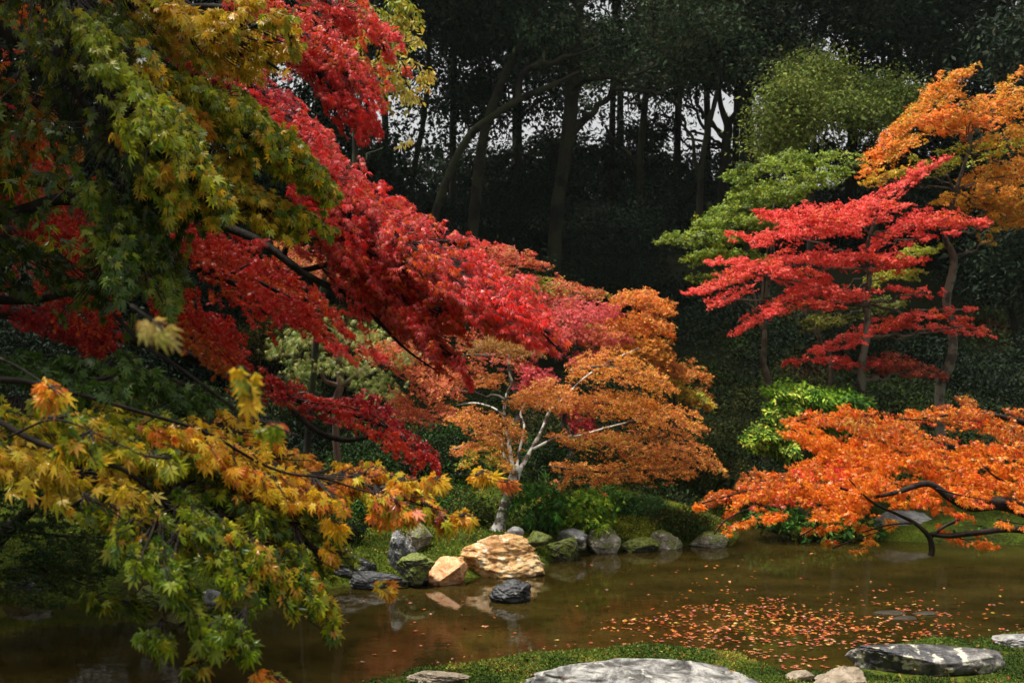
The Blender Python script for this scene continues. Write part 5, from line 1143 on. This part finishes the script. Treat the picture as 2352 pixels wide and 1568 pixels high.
forest_tree("leaning faint trunk low in the darkness at the far right edge", [(2345, 900, 26, 9), (2320, 700, 26, 8), (2285, 560, 26, 7), (2270, 420, 26, 6), (2290, 200, 26, 5)], 26, canopy(2400, 60, -420, 700, 22), FOR, .13, 14)
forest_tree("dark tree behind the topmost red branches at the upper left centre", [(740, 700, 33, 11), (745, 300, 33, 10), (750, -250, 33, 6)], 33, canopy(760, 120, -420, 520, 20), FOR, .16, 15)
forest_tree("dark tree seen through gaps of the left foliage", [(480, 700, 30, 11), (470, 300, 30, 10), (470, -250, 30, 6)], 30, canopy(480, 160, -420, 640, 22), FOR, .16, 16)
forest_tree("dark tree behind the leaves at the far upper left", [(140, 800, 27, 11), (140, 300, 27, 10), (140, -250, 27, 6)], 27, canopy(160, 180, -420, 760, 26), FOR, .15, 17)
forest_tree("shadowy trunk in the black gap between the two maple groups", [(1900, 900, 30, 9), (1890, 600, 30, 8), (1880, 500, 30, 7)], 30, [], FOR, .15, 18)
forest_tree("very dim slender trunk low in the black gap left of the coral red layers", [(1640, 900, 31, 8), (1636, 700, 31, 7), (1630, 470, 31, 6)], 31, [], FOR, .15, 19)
forest_tree("dark tree added between the two at the far upper left", [(310, 800, 29, 11), (312, 300, 29, 10), (312, -250, 29, 6)], 29, canopy(310, 150, -520, 600, 30), FOR, .16, 50)  # added to close off sky mirrored in the left of the pond
forest_tree("dark tree added just outside the left edge of the picture", [(-160, 800, 24, 11), (-160, 300, 24, 10), (-160, -250, 24, 6)], 24, canopy(-140, 200, -520, 760, 34), FOR, .15, 51)  # unseen, added so no sky shows in the water at lower left
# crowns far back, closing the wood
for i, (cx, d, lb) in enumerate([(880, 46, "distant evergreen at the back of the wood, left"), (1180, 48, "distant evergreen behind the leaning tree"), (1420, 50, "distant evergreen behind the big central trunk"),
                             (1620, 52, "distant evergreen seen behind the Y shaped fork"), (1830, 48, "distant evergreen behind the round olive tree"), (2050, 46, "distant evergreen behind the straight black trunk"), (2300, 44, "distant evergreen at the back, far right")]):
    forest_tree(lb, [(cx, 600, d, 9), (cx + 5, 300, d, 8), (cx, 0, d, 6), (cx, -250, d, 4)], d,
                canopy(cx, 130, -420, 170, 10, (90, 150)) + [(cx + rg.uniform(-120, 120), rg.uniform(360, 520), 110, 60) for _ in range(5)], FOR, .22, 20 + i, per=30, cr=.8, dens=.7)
# round olive evergreens, with sunlight put into their leaf colour
OLV = [((.14, .18, .030), 3), ((.20, .24, .045), 3), ((.07, .10, .02), 2)]
forest_tree("round topped olive green evergreen with leaves coloured as if in sun at upper right", [(1860, 620, 26.5, 9), (1865, 420, 26.5, 8), (1870, 300, 26.5, 6), (1872, 220, 26.5, 4)], 26.5,
            [(1870, 175, 62, 44), (1830, 215, 50, 40), (1900, 230, 56, 40), (1790, 280, 44, 50), (1780, 330, 36, 40), (1835, 290, 30, 30)], OLV, .088, 41, name="olive_evergreen", per=80, cr=.46, dens=5.5, keep=None, group=None)
forest_tree("smaller rounded olive green evergreen just right of the tallest round one", [(2010, 620, 27, 8), (2010, 420, 27, 7), (2012, 290, 27, 4)], 27,
            [(2010, 215, 62, 34), (1960, 250, 40, 30), (2060, 240, 50, 30), (1990, 270, 60, 24), (2090, 215, 30, 20)], OLV[:1] + OLV[2:], .088, 42, name="olive_evergreen", per=80, cr=.46, dens=5.5, keep=None, group=None)
# understory closing the ground level of the wood
DK = [((.008, .016, .008), 3), ((.014, .026, .012), 2), ((.02, .035, .014), 1)]  # near-black leaf tones standing for shade under the wood
UNDER = [(880, 420, 260, 260, 33, "black green thicket at the left foot of the wood"), (1060, 470, 240, 240, 34, "dark thicket below the leaning tree"), (1200, 500, 220, 220, 35, "green tinged thicket left of the big trunk"),
         (1390, 480, 260, 260, 34, "near black thicket right of the big trunk"), (1560, 440, 240, 300, 36, "deep dark thicket under the brightest sky gap"), (1740, 480, 260, 260, 37, "black thicket behind the tiered green maple"),
         (1900, 470, 260, 280, 35, "dark thicket behind the coral red maple's top"), (2100, 480, 280, 320, 33, "black thicket beneath the tall orange crown"), (2320, 540, 260, 360, 30, "dark thicket at the far right side"),
         (1460, 640, 320, 260, 30, "low black thicket above the tawny maple"), (1680, 680, 300, 260, 28, "black bush mass in the middle right darkness"), (1880, 760, 300, 260, 26, "dark bush mass behind the coral red layers"),
         (2100, 780, 320, 260, 25, "black bush mass behind the thin right trunk"), (2330, 820, 280, 260, 23, "dark bush mass at the right edge above the orange maple"), (1700, 900, 260, 160, 25, "lowest black bush right of the tawny maple"),
         (1960, 960, 300, 140, 21.5, "black bush peeking over the right orange maple"), (2250, 960, 300, 140, 20.5, "dark low bush behind the right orange maple"),
         (500, 620, 300, 300, 25, "dark thicket behind the scarlet boughs"), (150, 720, 400, 420, 21, "black thicket behind the left foliage"), (760, 520, 260, 240, 29, "dark thicket behind the main red branch"),
         (300, 1060, 420, 260, 17, "black bush behind the lower left leaves"), (-60, 1160, 300, 300, 15.5, "black bush at the left edge of the pond"), (560, 960, 300, 200, 20, "dark bush behind the amber leaves"), (1180, 600, 200, 90, 27, "bluish green bush at the foot of the big trunk")]
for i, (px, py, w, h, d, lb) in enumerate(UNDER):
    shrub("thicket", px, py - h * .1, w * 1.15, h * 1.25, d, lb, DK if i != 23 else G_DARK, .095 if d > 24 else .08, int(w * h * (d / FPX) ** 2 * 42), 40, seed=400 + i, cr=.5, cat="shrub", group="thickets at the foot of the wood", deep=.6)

# unseen evergreen added left of the viewer so its crown shades the garden
te = thing("added_shade_evergreen", (-8.5, 5.0, 1.0), "added unseen evergreen left of the viewer whose dense crown shades the left side of the garden", "tree")
V, F, G_ = tube(curve([(-8.5, 5.0, .8), (-8.3, 5.0, 4), (-7.9, 5.2, 8), (-7.6, 5.4, 12)], 6), np.linspace(.38, .12, 19), 12, .2)
part("trunk", V, [F, G_], M_BARK_F, te, smooth=True)
for e in ((-4.2, 4.2, 8.2), (-4.6, 7.6, 8.8), (-5.0, 1.6, 8.4), (-6.0, 10, 9.4)):
    V, F, G_ = tube(curve([(-8.0, 5.1, 6.8), ((-8.0 + e[0]) / 2, (5 + e[1]) / 2, 8.1), e], 6), np.linspace(.16, .03, 13), 8, .2)
    part("limb", V, [F, G_], M_BARK_F, te, smooth=True)
V, T, C = merge([blob_leaves(q, r, int(r[0] * r[1] * 42), 34, .17, FOR, 600 + k, LEAF_OVAL, .5) for k, (q, r) in enumerate([
    ((-5.4, 4.0, 8.6), (1.9, 2.4, .9)), ((-5.2, 7.8, 9.2), (2.0, 2.4, 1.0)), ((-5.9, 1.2, 8.8), (2.0, 2.2, .9)), ((-7.4, 5.2, 10.4), (3.0, 3.4, 1.8)), ((-6.4, 11, 10), (2.2, 2.2, 1.0)), ((-8.0, 13.0, 9.5), (3.2, 2.4, 1.3))])])
part("crown", V, T, M_EVER, te, col=C)

# ------------------------------------------------------------------ damp air
_c = [(-70, -14, -2.5), (70, -14, -2.5), (70, 90, -2.5), (-70, 90, -2.5), (-70, -14, 32), (70, -14, 32), (70, 90, 32), (-70, 90, 32)]
m = bpy.data.materials.new("damp_air"); m.use_nodes = True; n = m.node_tree.nodes; n.remove(n["Principled BSDF"])
pv = n.new("ShaderNodeVolumePrincipled"); pv.inputs["Density"].default_value = .00018; pv.inputs["Color"].default_value = (.80, .90, .92, 1)
pv.inputs["Anisotropy"].default_value = .3
m.node_tree.links.new(pv.outputs[0], n["Material Output"].inputs["Volume"])
hz = part("haze", _c, np.array([(0, 3, 2, 1), (4, 5, 6, 7), (0, 1, 5, 4), (1, 2, 6, 5), (2, 3, 7, 6), (3, 0, 4, 7)]), m)
tag(hz, "thin rainy air hanging in the wood", "haze", kind="stuff")
